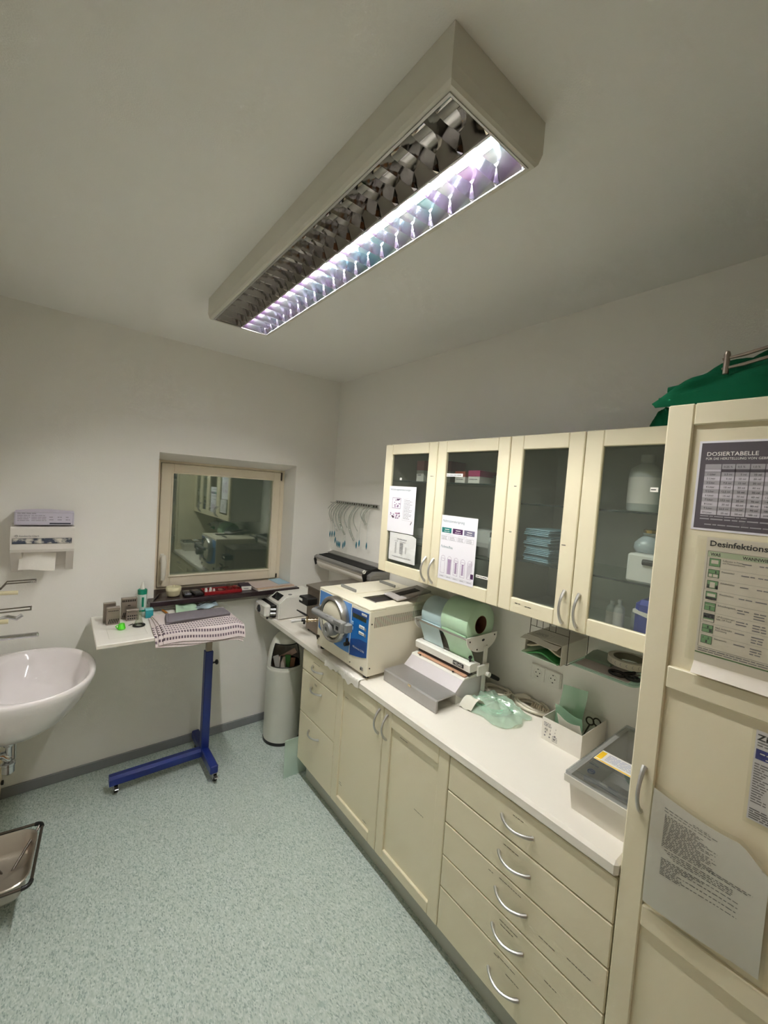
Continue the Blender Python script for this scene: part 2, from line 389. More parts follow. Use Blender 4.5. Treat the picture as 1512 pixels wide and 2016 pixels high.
for (x0, x1), MM in (((OX0 + .002, XM - .002), MIRROR_UNLIT), ((XM + .002, OX1 - .002), MIRROR_LIT)):
    obj('reflector', bay(x0, x1), MM, lamp, recalc=False)
    proto = None
    for k in range(NL + 1):
        y = OY0 + .008 + (OY1 - OY0 - .016) * k / NL
        if proto is None:
            # V blade: knife edge below, wider above, upper edge dips under the tube
            n = 8; vs = []; fs = []; cx = (x0 + x1) / 2; hw = (x1 - x0) / 2 - .002
            for i in range(n + 1):
                t = -1 + 2 * i / n; x = cx + hw * t; top = 2.604 + .024 + .018 * t * t
                top = min(top, 2.598 + .070 * (1 - abs(t) ** 2.2) + .002)
                vs += [(x, y, 2.5995), (x, y - .006, top), (x, y + .006, top)]
            for i in range(n):
                a, c = i * 3, (i + 1) * 3
                fs += [(a, c, c + 1, a + 1), (a, a + 2, c + 2, c), (a + 1, c + 1, c + 2, a + 2)]
            proto = obj('lamella', MB().add(vs, fs), MM, lamp, smooth=0); y_first = y
        else:
            c = proto.copy(); COL.objects.link(c); c.parent = lamp; c.location = proto.location + Vector((0, y - y_first, 0))
obj('spine', MB().box(XM - .0025, XM + .0025, OY0 + .002, OY1 - .002, 2.598, 2.612), ALU, lamp)
b = MB()
b.box(OX0, OX0 + .006, OY0, OY1, LZ - .0015, LZ + .0005); b.box(OX1 - .006, OX1, OY0, OY1, LZ - .0015, LZ + .0005)
b.box(OX0 + .006, OX1 - .006, OY0, OY0 + .004, LZ - .0015, LZ + .0005); b.box(OX0 + .006, OX1 - .006, OY1 - .004, OY1, LZ - .0015, LZ + .0005)
obj('louvre_rim', b, ALU, lamp)
for xc, lit in (((OX0 + XM) / 2, 0), ((XM + OX1) / 2, 1)):
    b = MB(); b.cyl((xc, OY0 + .02, 2.650), (xc, OY1 - .02, 2.650), .0085, n=12)
    t = obj('tube', b, emit('lit_fluorescent_tube', TUBE_COLOR, TUBE_STRENGTH) if lit else mat('unlit_tube_glass', (214, 212, 204), .2), lamp)
    t['label'] = 'glowing fluorescent tube' if lit else 'dark fluorescent tube'

# ================================================================= CUPBOARDS
XF = -.578
def bow_handle(parent, plane, p0, p1, outdir=(-1, 0, 0), depth=.032):
    p0, p1, od = Vector(p0), Vector(p1), Vector(outdir); n = 12; mb = MB(); pts = []; rad = []
    for i in range(n + 1):
        t = i / n; d = depth * (math.sin(math.pi * t) ** .75)
        pts.append(p0.lerp(p1, t) + od * d); rad.append(.0048 + .0022 * abs(2 * t - 1) ** 3)
    mb.tube(pts, rad, 8)
    return obj('handle', mb, ALU, parent)
def pencil(parent, lines, x=XF - .0006):
    """faint hand-lettered labels on a front, too small to read"""
    mb = MB(); rr = random.Random(len(parent.name) + int(1000 * abs(lines[0][0])))
    for y, z, l in lines: words(mb, MR(x, y, z), 0, 0, l, .0035, rr)
    return obj('label_print', mb, mat('label_ink', (70, 66, 56), .8), parent, smooth=0, recalc=False)
def shaker(parent, name, x, y0, y1, z0, z1, sw, rails, th=.019, pane=None, panel=True):
    """framed front facing -x, y0>y1; rails=[(z0,z1)...] from bottom to top"""
    mb = MB(); g = .0006
    mb.box(x, x + th, y0, y0 - sw, z0, z1, .003); mb.box(x, x + th, y1 + sw, y1, z0, z1, .003)
    for a, c in rails: mb.box(x + .0003, x + th, y0 - sw - g, y1 + sw + g, a, c, .0025)
    dr = obj(name, mb, CREAM, parent, smooth=30)
    for i in range(len(rails) - 1):
        a, c = rails[i][1] - .006, rails[i + 1][0] + .006
        if pane: obj('pane', MB().box(x + .009, x + .013, y0 - sw + .006, y1 + sw - .006, a, c), pane, dr)
        else: obj('panel', MB().box(x + .011, x + .017, y0 - sw + .006, y1 + sw - .006, a, c), CREAM, dr)
    return dr
def carcass(mb, x0, x1, y0, y1, z0, z1, t=.016):
    mb.box(x0, x1, y0, y0 - t, z0, z1); mb.box(x0, x1, y1 + t, y1, z0, z1)
    mb.box(x0, x1, y0 - t, y1 + t, z0, z0 + t); mb.box(x0, x1, y0 - t, y1 + t, z1 - t, z1); mb.box(x1 - .006, x1, y0 - t, y1 + t, z0 + t, z1 - t)
    return mb
yA, yB, yC, yD, yE = -.700, -1.106, -1.5128, -1.9266, -2.5426
zb, zt = .118, .823
def base_unit(label, y0, y1):
    t = thing('base_cabinet', label, 'cabinet', ((XF) / 2, (y0 + y1) / 2, zb))
    obj('body', carcass(MB(), XF + .022, -.004, y0 - .0005, y1 + .0005, zb, .826), CREAM, t); return t
def drawer(t, y0, y1, z0, z1, hy0, hy1, hz, lines=None):
    dr = obj('drawer', MB().box(XF, XF + .019, y0 - .0018, y1 + .0018, z0 + .0018, z1 - .0018, .003), CREAM, t, smooth=30)
    bow_handle(dr, 'x', (XF, hy0, hz), (XF, hy1, hz))
    if lines: pencil(dr, lines)
u = base_unit('three-drawer cream base cabinet beside the white bin', yA, yB)
for z0, z1, hz, ln in ((.697, zt, .760, [(-.835, .785, .075)]), (.4315, .697, .630, [(-.862, .662, .03), (-.866, .655, .028)]), (zb, .4315, .361, None)):
    drawer(u, yA, yB, z0, z1, -.832, -.950, hz, ln)
u = base_unit('cream base cabinet with two panelled doors under the steriliser', yB, yD)
for y0, y1, hy, ln in ((yB, yC, -1.483, [(-1.175, .72, .03), (-1.17, .245, .02), (-1.168, .235, .03), (-1.395, .185, .03)]), (yC, yD, -1.5425, [(-1.625, .735, .05), (-1.745, .48, .06)])):
    dr = shaker(u, 'door', XF, y0 - .0018, y1 + .0018, zb, zt, .055, [(zb, .167), (.756, zt)])
    bow_handle(dr, 'x', (XF, hy, .803), (XF, hy, .684))
    pencil(dr, ln, XF + .0104)
u = base_unit('five-drawer cream base cabinet next to the tall cupboard', yD, yE)
zs = [zb, .2942, .4245, .5585, .69, zt]
LN = [[(-2.205, .27, .07), (-2.19, .265, .02), (-2.24, .238, .05)], [(-2.20, .398, .07), (-2.205, .385, .05), (-2.37, .352, .04)],
      [(-2.14, .531, .02), (-2.185, .536, .085), (-2.34, .47, .055), (-2.43, .485, .07)], [(-2.19, .662, .06)], [(-2.215, .783, .04)]]
for k in range(5):
    drawer(u, yD, yE, zs[k], zs[k + 1], -2.174, -2.293, (.199, .361, .493, .627, .757)[k], LN[k])
tag(obj('plinth', MB().box(-.535, -.515, -.752, yE, .0, zb - .001, .002), mat('grey_plinth', (176, 176, 164), .5, var=.02)), 'recessed grey plinth strip under the base cabinets', 'plinth')
tag(obj('worktop', MB().box(-.588, -.001, -.004, yE + .001, .8265, .8723, .010), WHITE_TOP), 'long white laminate worktop over the base cabinets', 'worktop')

# wall cupboards with glass doors
PANE = clear('ribbed_grey_glass', (.89, .91, .89), gloss=.05, rough=.12, ribs=260, haze=.04, hazecol=(120, 124, 120))
XU = -.360; zu0, zu1 = 1.389, 2.0956
SHELFG = clear('shelf_glass', (.78, .86, .83), gloss=.08, rough=.02)
def wall_unit(label, ys, shelves, sw):
    y0, y1 = ys[0], ys[-1]
    t = thing('wall_cabinet', label, 'cabinet', (XU / 2, (y0 + y1) / 2, zu0))
    obj('body', carcass(MB(), XU + .021, -.002, y0 - .0005, y1 + .0005, zu0, zu1), CREAM_IN, t)
    for z in shelves: obj('shelf_edge', MB().box(XU + .0285, XU + .0298, y0 - .0175, y1 + .0175, z - .006, z), mat('dark_glass_edge', (30, 46, 42), .2), obj('shelf', MB().box(XU + .03, -.01, y0 - .0175, y1 + .0175, z - .006, z, .001), SHELFG, t))
    for i in range(len(ys) - 1):
        a, c = ys[i] - .0015, ys[i + 1] + .0015
        dr = shaker(t, 'glass_door', XU, a, c, zu0, zu1, sw[i], [(zu0, 1.447), (2.040, zu1)], pane=PANE)
        hy = (ys[i + 1] + .0245) if i == 0 else (ys[i] - .0285)
        bow_handle(dr, 'x', (XU, hy, 1.524), (XU, hy, 1.407))
    return t
U0, U1, U2, U3 = -1.1136, -1.5197, -1.9303, -2.2338
w1 = wall_unit('cream glass-door wall cabinet nearest the window, papers taped on', (U0, U1, U2), (1.90, 1.57), (.060, .058))
w2 = wall_unit('cream glass-door wall cabinet beside the tall cupboard', (U2, U3, yE), (1.828, 1.598), (.058, .060))
b = MB()
LAB = mat('label_white', (236, 234, 228), .7)
def sticker(parent, y, z, wd, h=.008, x=XU):
    s = obj('sticker', MB().box(x - .0012, x - .0002, y, y - wd, z - h / 2, z + h / 2), LAB, parent)
    mb = MB(); words(mb, MR(x - .0014, y - .002, z - .0015), 0, 0, wd - .004, .0045, random.Random(int(y * -1000))); obj('label_print', mb, INK, parent, smooth=0, recalc=False)
sticker(w1, -1.243, 1.908, .016, .012, XU + .0085); sticker(w1, -1.583, 1.934, .100, .014, XU + .0085)
sticker(w1, -1.803, 1.494, .066, .012, XU + .0085); sticker(w2, -2.446, 1.900, .022, .014, XU + .0085)
for p, y, z, wd in ((w1, -1.482, 1.925, .022), (w2, -1.962, 1.892, .012), (w2, -1.957, 1.707, .012), (w2, -2.182, 1.686, .018), (w2, -2.012, 1.427, .024), (w2, -2.056, 1.424, .032)):
    mb = MB(); words(mb, MR(XU - .0005, y, z), 0, 0, wd, .0042, random.Random(int(z * 999))); obj('label_print', mb, INK, p, smooth=0, recalc=False)

# tall cupboard
tall = thing('tall_cabinet', 'tall cream panelled cupboard covered with notices at right edge', 'cabinet', (-.28, -2.842, 0))
TY0, TY1, TZ = yE - .001, -3.142, 2.106
obj('body', carcass(MB(), XF + .022, -.004, TY0, TY1, .10, TZ - .001), CREAM, tall)
obj('plinth', MB().box(-.535, -.515, TY0, TY1, 0, .099), MATS['grey_plinth'], tall)
dr = shaker(tall, 'door', XF, TY0 - .001, TY1 + .001, zb, TZ, .056, [(zb, .175), (.750, .806), (1.391, 1.447), (2.053, TZ)])
bow_handle(dr, 'x', (XF, -2.5755, 1.165), (XF, -2.5755, 1.045))

# ================================================================= PAPERS AND NOTICES
def sheet_on(name, label, cat, x, y0, y1, z0, z1, m=PAPER, th=.0005, group=None):
    """flat sheet on a face looking towards -x, y0>y1"""
    t = thing(name, label, cat, (x, (y0 + y1) / 2, z0), group)
    obj('sheet', MB().box(x - th, x, y0, y1, z0, z1), m, t); return t
GX = XU - .0002
# paper 1 (packaging marks)
P = sheet_on('paper_notice', 'white printed page with packaging diagrams, first glass door', 'paper', GX, -1.173, -1.389, 1.620, 1.868)
F = MR(GX - .0008, -1.173, 1.620)
TEALINK = mat('teal_ink', (92, 122, 128), .8); PURP = mat('purple_ink', (126, 92, 134), .8); PINKI = mat('pink_ink', (196, 150, 180), .8)
text('Verpackungskennzeichnungen', .0165, F @ Matrix.Translation((.008, .225, 0)), TEALINK, P, sx=.85)
mb = MB(); rr = random.Random(3)
frame_lines(mb, F, .032, .128, .102, .185, .002)
for i in range(16):
    x, y = rr.uniform(.035, .092), rr.uniform(.132, .176); rect(mb, F, x, y, x + rr.uniform(.003, .01), y + rr.uniform(.003, .009))
for i in range(22):
    x, y = rr.uniform(.016, .10), rr.uniform(.072, .10); rect(mb, F, x, y, x + rr.uniform(.003, .012), y + rr.uniform(.003, .008))
obj('diagram', mb, PURP, P, smooth=0, recalc=False)
mb = MB(); rect(mb, F, .06, .098, .10, .105); rect(mb, F, .03, .080, .055, .086); obj('diagram_tint', mb, PINKI, P, smooth=0, recalc=False)
mb = MB()
for k in range(14): words(mb, F, .128, .175 - k * .0075, rr.uniform(.04, .07), .0035, rr)
frame_lines(mb, F, .122, .068, .2, .186, .0006)
obj('text_lines', mb, GREYINK, P, smooth=0, recalc=False)
mb = MB(); mb.M = F; mb.add([(.186, .05, 0), (.19, .048, 0), (.2, .064, 0), (.197, .067, 0)], [(0, 1, 2, 3)]); mb.M = None
obj('mark', mb, INK, P, smooth=0, recalc=False)
# paper 2 (small table, slightly crumpled)
P = thing('paper_table', 'small crumpled page with a table below the packaging page', 'paper', (GX, -1.31, 1.467))
def f2(u, v):
    y = -1.205 - .212 * u; z = 1.467 + .149 * v
    if u > .85 and v > .85: z -= .012 * (u - .85) / .15 * (v - .85) / .15
    return (GX - .0009 - .0016 * math.sin(u * 7 + 1) * math.sin(v * 5) ** 2, y, z)
obj('sheet', MB().sheet(f2, 12, 8, .0005), mat('worn_paper', (222, 222, 220), .7, var=.02), P)
F = MR(GX - .0035, -1.205, 1.467); mb = MB()
words(mb, F, .066, .118, .075, .005, rr)
words(mb, F, .045, .106, .03, .003, rr); words(mb, F, .085, .106, .05, .003, rr)
for k in range(9):
    words(mb, F, .05, .097 - k * .0068, .012, .003, rr, True); words(mb, F, .088, .097 - k * .0068, .026, .0045, rr, True); words(mb, F, .135, .08 - k * .004, .006, .003, rr, True)
words(mb, F, .03, .022, .15, .004, rr)
obj('text_lines', mb, GREYINK, P, smooth=0, recalc=False)
# paper 3 (suture materials)
P = sheet_on('paper_notice', 'white printed page about suture threads, second glass door', 'paper', GX, -1.583, -1.798, 1.440, 1.744)
F = MR(GX - .0008, -1.583, 1.440)
text('Nahtmaterialursprung', .0175, F @ Matrix.Translation((.008, .272, 0)), TEALINK, P, sx=.85)
text('Fadenaufbau', .0175, F @ Matrix.Translation((.008, .150, 0)), TEALINK, P, sx=.85)
for x, c, n in ((.006, (22, 118, 112), 'teal_block'), (.074, (70, 26, 78), 'purple_block'), (.142, (112, 108, 132), 'grey_block')):
    mb = MB(); rect(mb, F, x, .222, x + .06, .246); obj('colour_block', mb, mat(n, c, .7), P, smooth=0, recalc=False)
    mb = MB(); words(mb, F @ Matrix.Translation((0, 0, .0003)), x + .018, .236, .028, .005, rr, True); words(mb, F @ Matrix.Translation((0, 0, .0003)), x + .015, .227, .034, .0035, rr)
    obj('text_lines', mb, LAB, P, smooth=0, recalc=False)
mb = MB()
for k in range(4):
    x = .006 + k * .05; frame_lines(mb, F, x, .188, x + .044, .208, .0007)
    for j in range(3): words(mb, F, x + .004, .202 - j * .0055, .03, .0028, rr)
rect(mb, F, .03, .214, .08, .2147); rect(mb, F, .11, .214, .16, .2147)
for k in range(5):
    x = .008 + k * .041; frame_lines(mb, F, x, .012, x + .036, .02, .0006); words(mb, F, x + .006, .014, .024, .003, rr)
obj('text_lines', mb, GREYINK, P, smooth=0, recalc=False)
mb = MB(); mb2 = MB()
for k in range(5):
    x = .014 + k * .0405; wv = .026; top = .115
    frame_lines(mb, F, x, .03, x + wv, .1, .0009)
    cx = x + wv / 2; n = 16; pts = [(cx + (wv / 2) * math.cos(2 * math.pi * i / n), .1 + .0135 * math.sin(2 * math.pi * i / n), .0001) for i in range(n)]
    q = [(cx + (wv / 2 - .0009) * math.cos(2 * math.pi * i / n), .1 + .0126 * math.sin(2 * math.pi * i / n), .0001) for i in range(n)]
    mb.M = F; mb.add(pts + q, [(i, (i + 1) % n, n + (i + 1) % n, n + i) for i in range(n)])
    if k in (2, 3, 4):
        for j in range(9):
            yy = .034 + j * .0075
            mb.add([(x, yy, 0), (x + .0012, yy, 0), (x + wv, yy + .012 * (1 if k != 4 else 3), 0), (x + wv - .0012, yy + .012 * (1 if k != 4 else 3), 0)], [(0, 1, 2, 3)]) if yy + .036 < .12 else None
            if k == 2: mb.add([(x + wv, yy, 0), (x + wv - .0012, yy, 0), (x, yy + .012, 0), (x + .0012, yy + .012, 0)], [(0, 1, 2, 3)])
    mb.M = None
    if k == 1: rect(mb2, F, x + .003, .031, x + wv - .003, .099)
    if k in (2, 3): rect(mb2, F, x + .008, .04, x + wv - .008, .09)
obj('thread_drawings', mb, PURP, P, smooth=0, recalc=False)
obj('thread_tint', mb2, mat('lilac_ink', (168, 146, 176), .8), P, smooth=0, recalc=False)
mb = MB(); rect(mb, F, .196, .034, .212, .056); obj('mark', mb, mat('purple_block', (70, 26, 78), .7), P, smooth=0, recalc=False)

# poster 1, dosing table (on the tall cupboard)
PX = XF + .0105
P = sheet_on('dosing_poster', 'dark grey dosing table poster, topmost notice on tall cupboard', 'poster', PX, -2.616, -2.919, 1.797, 2.013, PAPER, .0008)
F = MR(PX - .0011, -2.616, 1.797)
mb = MB(); rect(mb, F, .005, .005, .298, .211); obj('background_print', mb, mat('poster_grey', (84, 78, 84), .45), P, smooth=0, recalc=False)
F1 = MR(PX - .0014, -2.616, 1.797); F2 = MR(PX - .0017, -2.616, 1.797); F3 = MR(PX - .0020, -2.616, 1.797)
LGT = mat('poster_light', (198, 194, 200), .6); MID = mat('poster_mid', (164, 160, 164), .6)
text('DOSIERTABELLE', .0132, F1 @ Matrix.Translation((.016, .180, 0)), LAB, P, sx=1.0, bold=.006)
text('FÜR DIE HERSTELLUNG VON GEBRAUCHSFERTIGEN', .0078, F1 @ Matrix.Translation((.015, .1705, 0)), LAB, P, sx=.93)
cols = [.016, .0475, .073, .099, .125, .151]
z_top = .160; rh = .0102
mbl = MB(); mbm = MB()
rect(mbm, F1, cols[0], z_top - .012, cols[5], z_top); rect(mbl, F1, cols[0], z_top - .018, cols[1], z_top - .0125)
for k in range(10):
    a = z_top - .019 - k * rh
    rect(mbm if k % 2 == 0 else mbl, F1, cols[0], a - rh, cols[5], a)
obj('table_rows', mbl, LGT, P, smooth=0, recalc=False); obj('table_rows', mbm, MID, P, smooth=0, recalc=False)
mb = MB()
for c in cols[1:]: rect(mb, F2, c - .0007, z_top - .019 - 10 * rh, c + .0007, z_top)
rect(mb, F2, cols[1], z_top - .0185, cols[5], z_top - .0122)
obj('table_rules', mb, mat('poster_grey', (84, 78, 84), .45), P, smooth=0, recalc=False)
for c, s in zip(cols[1:], ('0,25 %', '0,5 %', '1,0 %', '2,0 %')):
    text(s, .0062, F3 @ Matrix.Translation((c + .004, z_top - .0085, 0)), INK, P)
def de(v): return (('%g' % v).replace('.', ','))
for k in range(10):
    a = z_top - .019 - k * rh - rh + .003
    text('%d Liter' % (k + 1), .0062, F3 @ Matrix.Translation((cols[0] + .022, a, 0)), INK, P, align='RIGHT')
    for j, q in enumerate((2.5, 5, 10, 20)):
        text(de(q * (k + 1)) + ' ml', .0060, F3 @ Matrix.Translation((cols[j + 1] + .021, a, 0)), INK, P, align='RIGHT')
mb = MB()
words(mb, F1, .016, .034, .09, .0035, rr); words(mb, F1, .016, .027, .2, .0045, rr); words(mb, F1, .026, .014, .19, .004, rr)
obj('text_lines', mb, MID, P, smooth=0, recalc=False)
# poster 2, disinfection plan in a clear sleeve
P = thing('disinfection_plan', 'disinfection plan with green pictograms in a clear sleeve', 'poster', (PX, -2.78, 1.477))
PLANP = mat('plan_paper', (222, 214, 200), .6, var=.01)
obj('sheet', MB().box(PX - .0010, PX - .0004, -2.651, -2.93, 1.474, 1.782), PLANP, P)
F = MR(PX - .0014, -2.651, 1.474)
obj('sleeve', MB().sheet(lambda u, v: (PX - .003 - .002 * math.sin(v * 3) * u, -2.632 - .31 * u, 1.478 + .306 * v), 4, 6, .0003), clear('clear_sleeve', (.97, .97, .955), gloss=.03, rough=.12), P)
text('Desinfektionsplan', .0185, F @ Matrix.Translation((.006, .2875, 0)), INK, P, sx=1.02, bold=.022)
GRN = mat('plan_green', (112, 158, 108), .7); PGRN = mat('plan_pale_green', (186, 200, 168), .7); DGRN = mat('plan_dark_green', (60, 116, 46), .7)
mb = MB(); rect(mb, F, .005, .262, .27, .2745); obj('header_band', mb, PGRN, P, smooth=0, recalc=False)
mb = MB(); frame_lines(mb, F, .0045, .042, .272, .2755, .0006)
for k in range(1, 8): rect(mb, F, .006, .262 - k * .0267, .27, .2623 - k * .0267)
obj('table_rules', mb, INK, P, smooth=0, recalc=False)
Fh = MR(PX - .0017, -2.651, 1.474)
for s, x in (('WAS', .010), ('WANN', .069), ('WIE', .098)): text(s, .0100, Fh @ Matrix.Translation((x, .2645, 0)), INK, P, sx=.88, bold=.02)
LBL = ['Fußböden in Praxis\nund Patientenräumen', 'Praxismöbel', 'Abfallbehälter', 'Waschbecken', 'Behandlungstisch', 'OP-Einrichtungen\nbzw. OP-Tisch', 'Med. technische\nAusrüstung', 'Instrumente']
mg = MB(); mk = MB(); mw = MB(); mt = MB()
Fi = MR(PX - .0018, -2.651, 1.474); Fj = MR(PX - .0021, -2.651, 1.474)
for k in range(8):
    zt_ = .2585 - k * .0267; x = .009; rect(mk, F, x, zt_ - .0195, x + .0215, zt_); rect(mg, Fi, x + .0009, zt_ - .0186, x + .0206, zt_ - .0009)
    if k == 0: rect(mw, Fj, x + .004, zt_ - .013, x + .0175, zt_ - .004)
    elif k == 1: rect(mw, Fj, x + .002, zt_ - .018, x + .008, zt_ - .011); rect(mw, Fj, x + .01, zt_ - .018, x + .019, zt_ - .011); rect(mk, Fj, x + .0009, zt_ - .0105, x + .0206, zt_ - .0096); rect(mk, Fj, x + .0135, zt_ - .009, x + .0155, zt_ - .003)
    elif k == 2: rect(mw, Fj, x + .006, zt_ - .017, x + .0155, zt_ - .004); rect(mk, Fi, x + .0009, zt_ - .0186, x + .005, zt_ - .01); rect(mk, Fi, x + .0165, zt_ - .0186, x + .0206, zt_ - .01)
    elif k == 3: rect(mw, Fj, x + .003, zt_ - .012, x + .0185, zt_ - .005); rect(mk, Fj, x + .0009, zt_ - .0186, x + .0206, zt_ - .0135)
    elif k == 4: rect(mw, Fj, x + .002, zt_ - .0075, x + .0195, zt_ - .0065); rect(mk, Fj, x + .0102, zt_ - .017, x + .0115, zt_ - .0075)
    elif k == 5: rect(mk, Fj, x + .0009, zt_ - .011, x + .0206, zt_ - .0009); rect(mw, Fj, x + .0009, zt_ - .0186, x + .0206, zt_ - .014); rect(mw, Fj, x + .006, zt_ - .009, x + .0095, zt_ - .005); rect(mw, Fj, x + .012, zt_ - .009, x + .0155, zt_ - .005)
    elif k == 6: rect(mk, Fj, x + .0009, zt_ - .0105, x + .0206, zt_ - .0095); rect(mk, Fj, x + .01, zt_ - .008, x + .0125, zt_ - .003); rect(mk, Fj, x + .0145, zt_ - .0175, x + .0195, zt_ - .0115)
    else: rect(mk, Fj, x + .0095, zt_ - .0175, x + .0125, zt_ - .011); rect(mk, Fj, x + .004, zt_ - .008, x + .005, zt_ - .003); rect(mk, Fj, x + .014, zt_ - .009, x + .015, zt_ - .003)
    text(LBL[k], .0056, F @ Matrix.Translation((.034, zt_ - .005, 0)), INK, P, sx=.85)
    for j in range(1 if k not in (4, 5) else 2): words(mt, F, .070, zt_ - .006 - j * .006, rr.uniform(.018, .024), .0036, rr)
    for j in range(1 if k < 4 else 3): words(mt, F, .099, zt_ - .006 - j * .006, rr.uniform(.018, .024), .0036, rr)
words(mt, F, .005, .037, .26, .0032, rr); words(mt, F, .005, .032, .26, .0032, rr)
obj('pictogram_green', mg, GRN, P, smooth=0, recalc=False); obj('pictogram_black', mk, INK, P, smooth=0, recalc=False)
obj('pictogram_white', mw, PLANP, P, smooth=0, recalc=False); obj('text_lines', mt, GREYINK, P, smooth=0, recalc=False)
mb = MB(); rect(mb, F, .0, .026, .279, .0285); obj('green_rule', mb, DGRN, P, smooth=0, recalc=False)
def lipf(u, v): return (PX - .001 - .020 * (1 - v) ** 1.3, -2.651 - .279 * u, 1.452 + .026 * v)
obj('curled_edge', MB().sheet(lipf, 2, 5, .0006), PLANP, P)
# poster 3 (mostly outside the picture)
P = thing('room_notice', 'small white notice with a blue band at far right', 'poster', (PX, -2.85, 1.160))
obj('sheet', MB().box(PX - .0006, PX, -2.777, -2.93, 1.162, 1.366), PAPER, P)
obj('sleeve', MB().sheet(lambda u, v: (PX - .0022, -2.771 - .168 * u, 1.152 + .218 * v), 1, 1, .0003), clear('clear_sleeve', (.93, .93, .9)), P)
F = MR(PX - .001, -2.777, 1.162)
text('Zin', .019, F @ Matrix.Translation((.003, .183, 0)), INK, P, sx=1.1, bold=.025)
mb = MB(); rect(mb, F, .003, .14, .15, .163); obj('blue_band', mb, mat('notice_blue', (38, 48, 140), .6), P, smooth=0, recalc=False)
mb = MB()
for k in range(2): words(mb, F, .004, .176 - k * .006, .03, .004, rr)
for k in range(16): words(mb, F, .003, .128 - k * .0058, rr.uniform(.015, .03), .0036, rr)
for k in range(5): words(mb, F, .003, .024 - k * .005, .14, .0042, rr)
obj('text_lines', mb, GREYINK, P, smooth=0, recalc=False)
mb = MB(); words(mb, MR(PX - .0014, -2.777, 1.162), .01, .153, .03, .004, rr); words(mb, MR(PX - .0014, -2.777, 1.162), .02, .143, .02, .004, rr)
obj('band_print', mb, LAB, P, smooth=0, recalc=False)
# notice 4: limp page in a plastic sleeve
P = thing('typed_page', 'limp typed page in a plastic sleeve, lowest on tall cupboard', 'paper', (PX, -2.71, .80))
def f4(u, v):
    y = -2.603 - .225 * u; z = .822 + .306 * v - .030 * math.sin(u * 2.6) * (v ** 3) + .01 * u
    cut = max(0, u - .78) / .22
    if v > .82: z -= .055 * cut * (v - .82) / .18
    return (XF - .003 - .010 * math.sin(v * 2.2 + .3) * (.3 + .7 * u) - .004 * math.sin(u * 5 + v * 3), y, z)
obj('sheet', MB().sheet(f4, 16, 20, .0006), mat('sleeved_page', (226, 223, 216), .38, var=.01, coat=.3), P)
def lines4(mb, rows, h):
    for (u0, u1, v) in rows:
        p = u0
        while p < u1:
            l = min(rr.uniform(.012, .05), u1 - p); n = 2; q = []
            for a in range(n + 1):
                uu = p + l * a / n; q.append(uu)
            for a in range(n):
                A, B = Vector(f4(q[a], v)), Vector(f4(q[a + 1], v)); C, D = Vector(f4(q[a + 1], v + h)), Vector(f4(q[a], v + h)); o = Vector((-.0012, 0, 0))
                mb.add([A + o, B + o, C + o, D + o], [(0, 1, 2, 3)])
            p += l + .012
rows = [(.12, .6, .90), (.12, .55, .875), (.38, .52, .915)]
for k in range(20): rows.append((.13, rr.uniform(.40, .62), .845 - k * .0142))
for k in range(4): rows.append((.16 + .03 * k, .75, .55 - k * .016))
rows += [(.55, .9, .60), (.55, .86, .585)]
for k in range(11): rows.append((.14, rr.uniform(.28, .6) if k % 3 else .8, .47 - k * .0135))
rows = [(a, c, d) for a, c, d in rows]
mb = MB(); lines4(mb, rows, .0055); obj('typed_lines', mb, mat('typed_ink', (84, 82, 86), .8), P, smooth=0, recalc=False)
def f4s(u, v):
    p = f4(.0 + u * 1.0, -.04 + v * 1.1); return (p[0] - .003, p[1] + .004 - .012 * u, p[2])
obj('sleeve', MB().sheet(f4s, 12, 12, .0003), clear('clear_sleeve', (.93, .93, .9)), P)

# ================================================================= GREEN CLOTH AND CLAMP ON TALL CUPBOARD
GREENC = mat('green_surgical_cloth', (10, 76, 48), .9, var=.25, scale=14, bump=.3, bscale=900, spec=.1)
def bundle(c, rx, ry, rz, seed, nu=40, nv=16):
    rr2 = random.Random(seed); ph = [rr2.uniform(0, 6) for _ in range(6)]; vs = []; fs = []
    for j in range(nv + 1):
        v = j / nv; phi = v * math.pi / 2
        for i in range(nu):
            t = 2 * math.pi * i / nu
            k = 1 + .10 * math.sin(3 * t + ph[0] + 2.5 * v) + .07 * math.sin(5 * t + ph[1] - 4 * v) + .05 * math.sin(9 * t + ph[2] + 5 * v)
            fold = .12 * math.sin(7 * t + 9 * v + ph[3]) * math.sin(phi * 2)
            x = c[0] + rx * k * math.cos(t) * math.cos(phi) ** .6; y = c[1] + ry * k * math.sin(t) * math.cos(phi) ** .6
            z = c[2] + rz * (math.sin(phi) ** .8) * (1 + fold)
            vs.append((x, y, z))
        for i in range(nu):
            if j < nv: fs.append((j * nu + i, j * nu + (i + 1) % nu, (j + 1) * nu + (i + 1) % nu, (j + 1) * nu + i))
    fs.append(tuple(range(nu))[::-1])
    return MB().add(vs, fs)
gb = thing('cloth_bundle', 'dark green cloth bundle lying on top of the tall cupboard', 'cloth', (-.34, -2.80, TZ))
def hgt(d):
    T_ = ((0, .022), (.03, .058), (.06, .082), (.115, .108), (.2, .126), (.3, .136), (.65, .14))
    for (a0, h0), (a1, h1) in zip(T_, T_[1:]):
        if d <= a1: return h0 + (h1 - h0) * (d - a0) / (a1 - a0)
    return .14
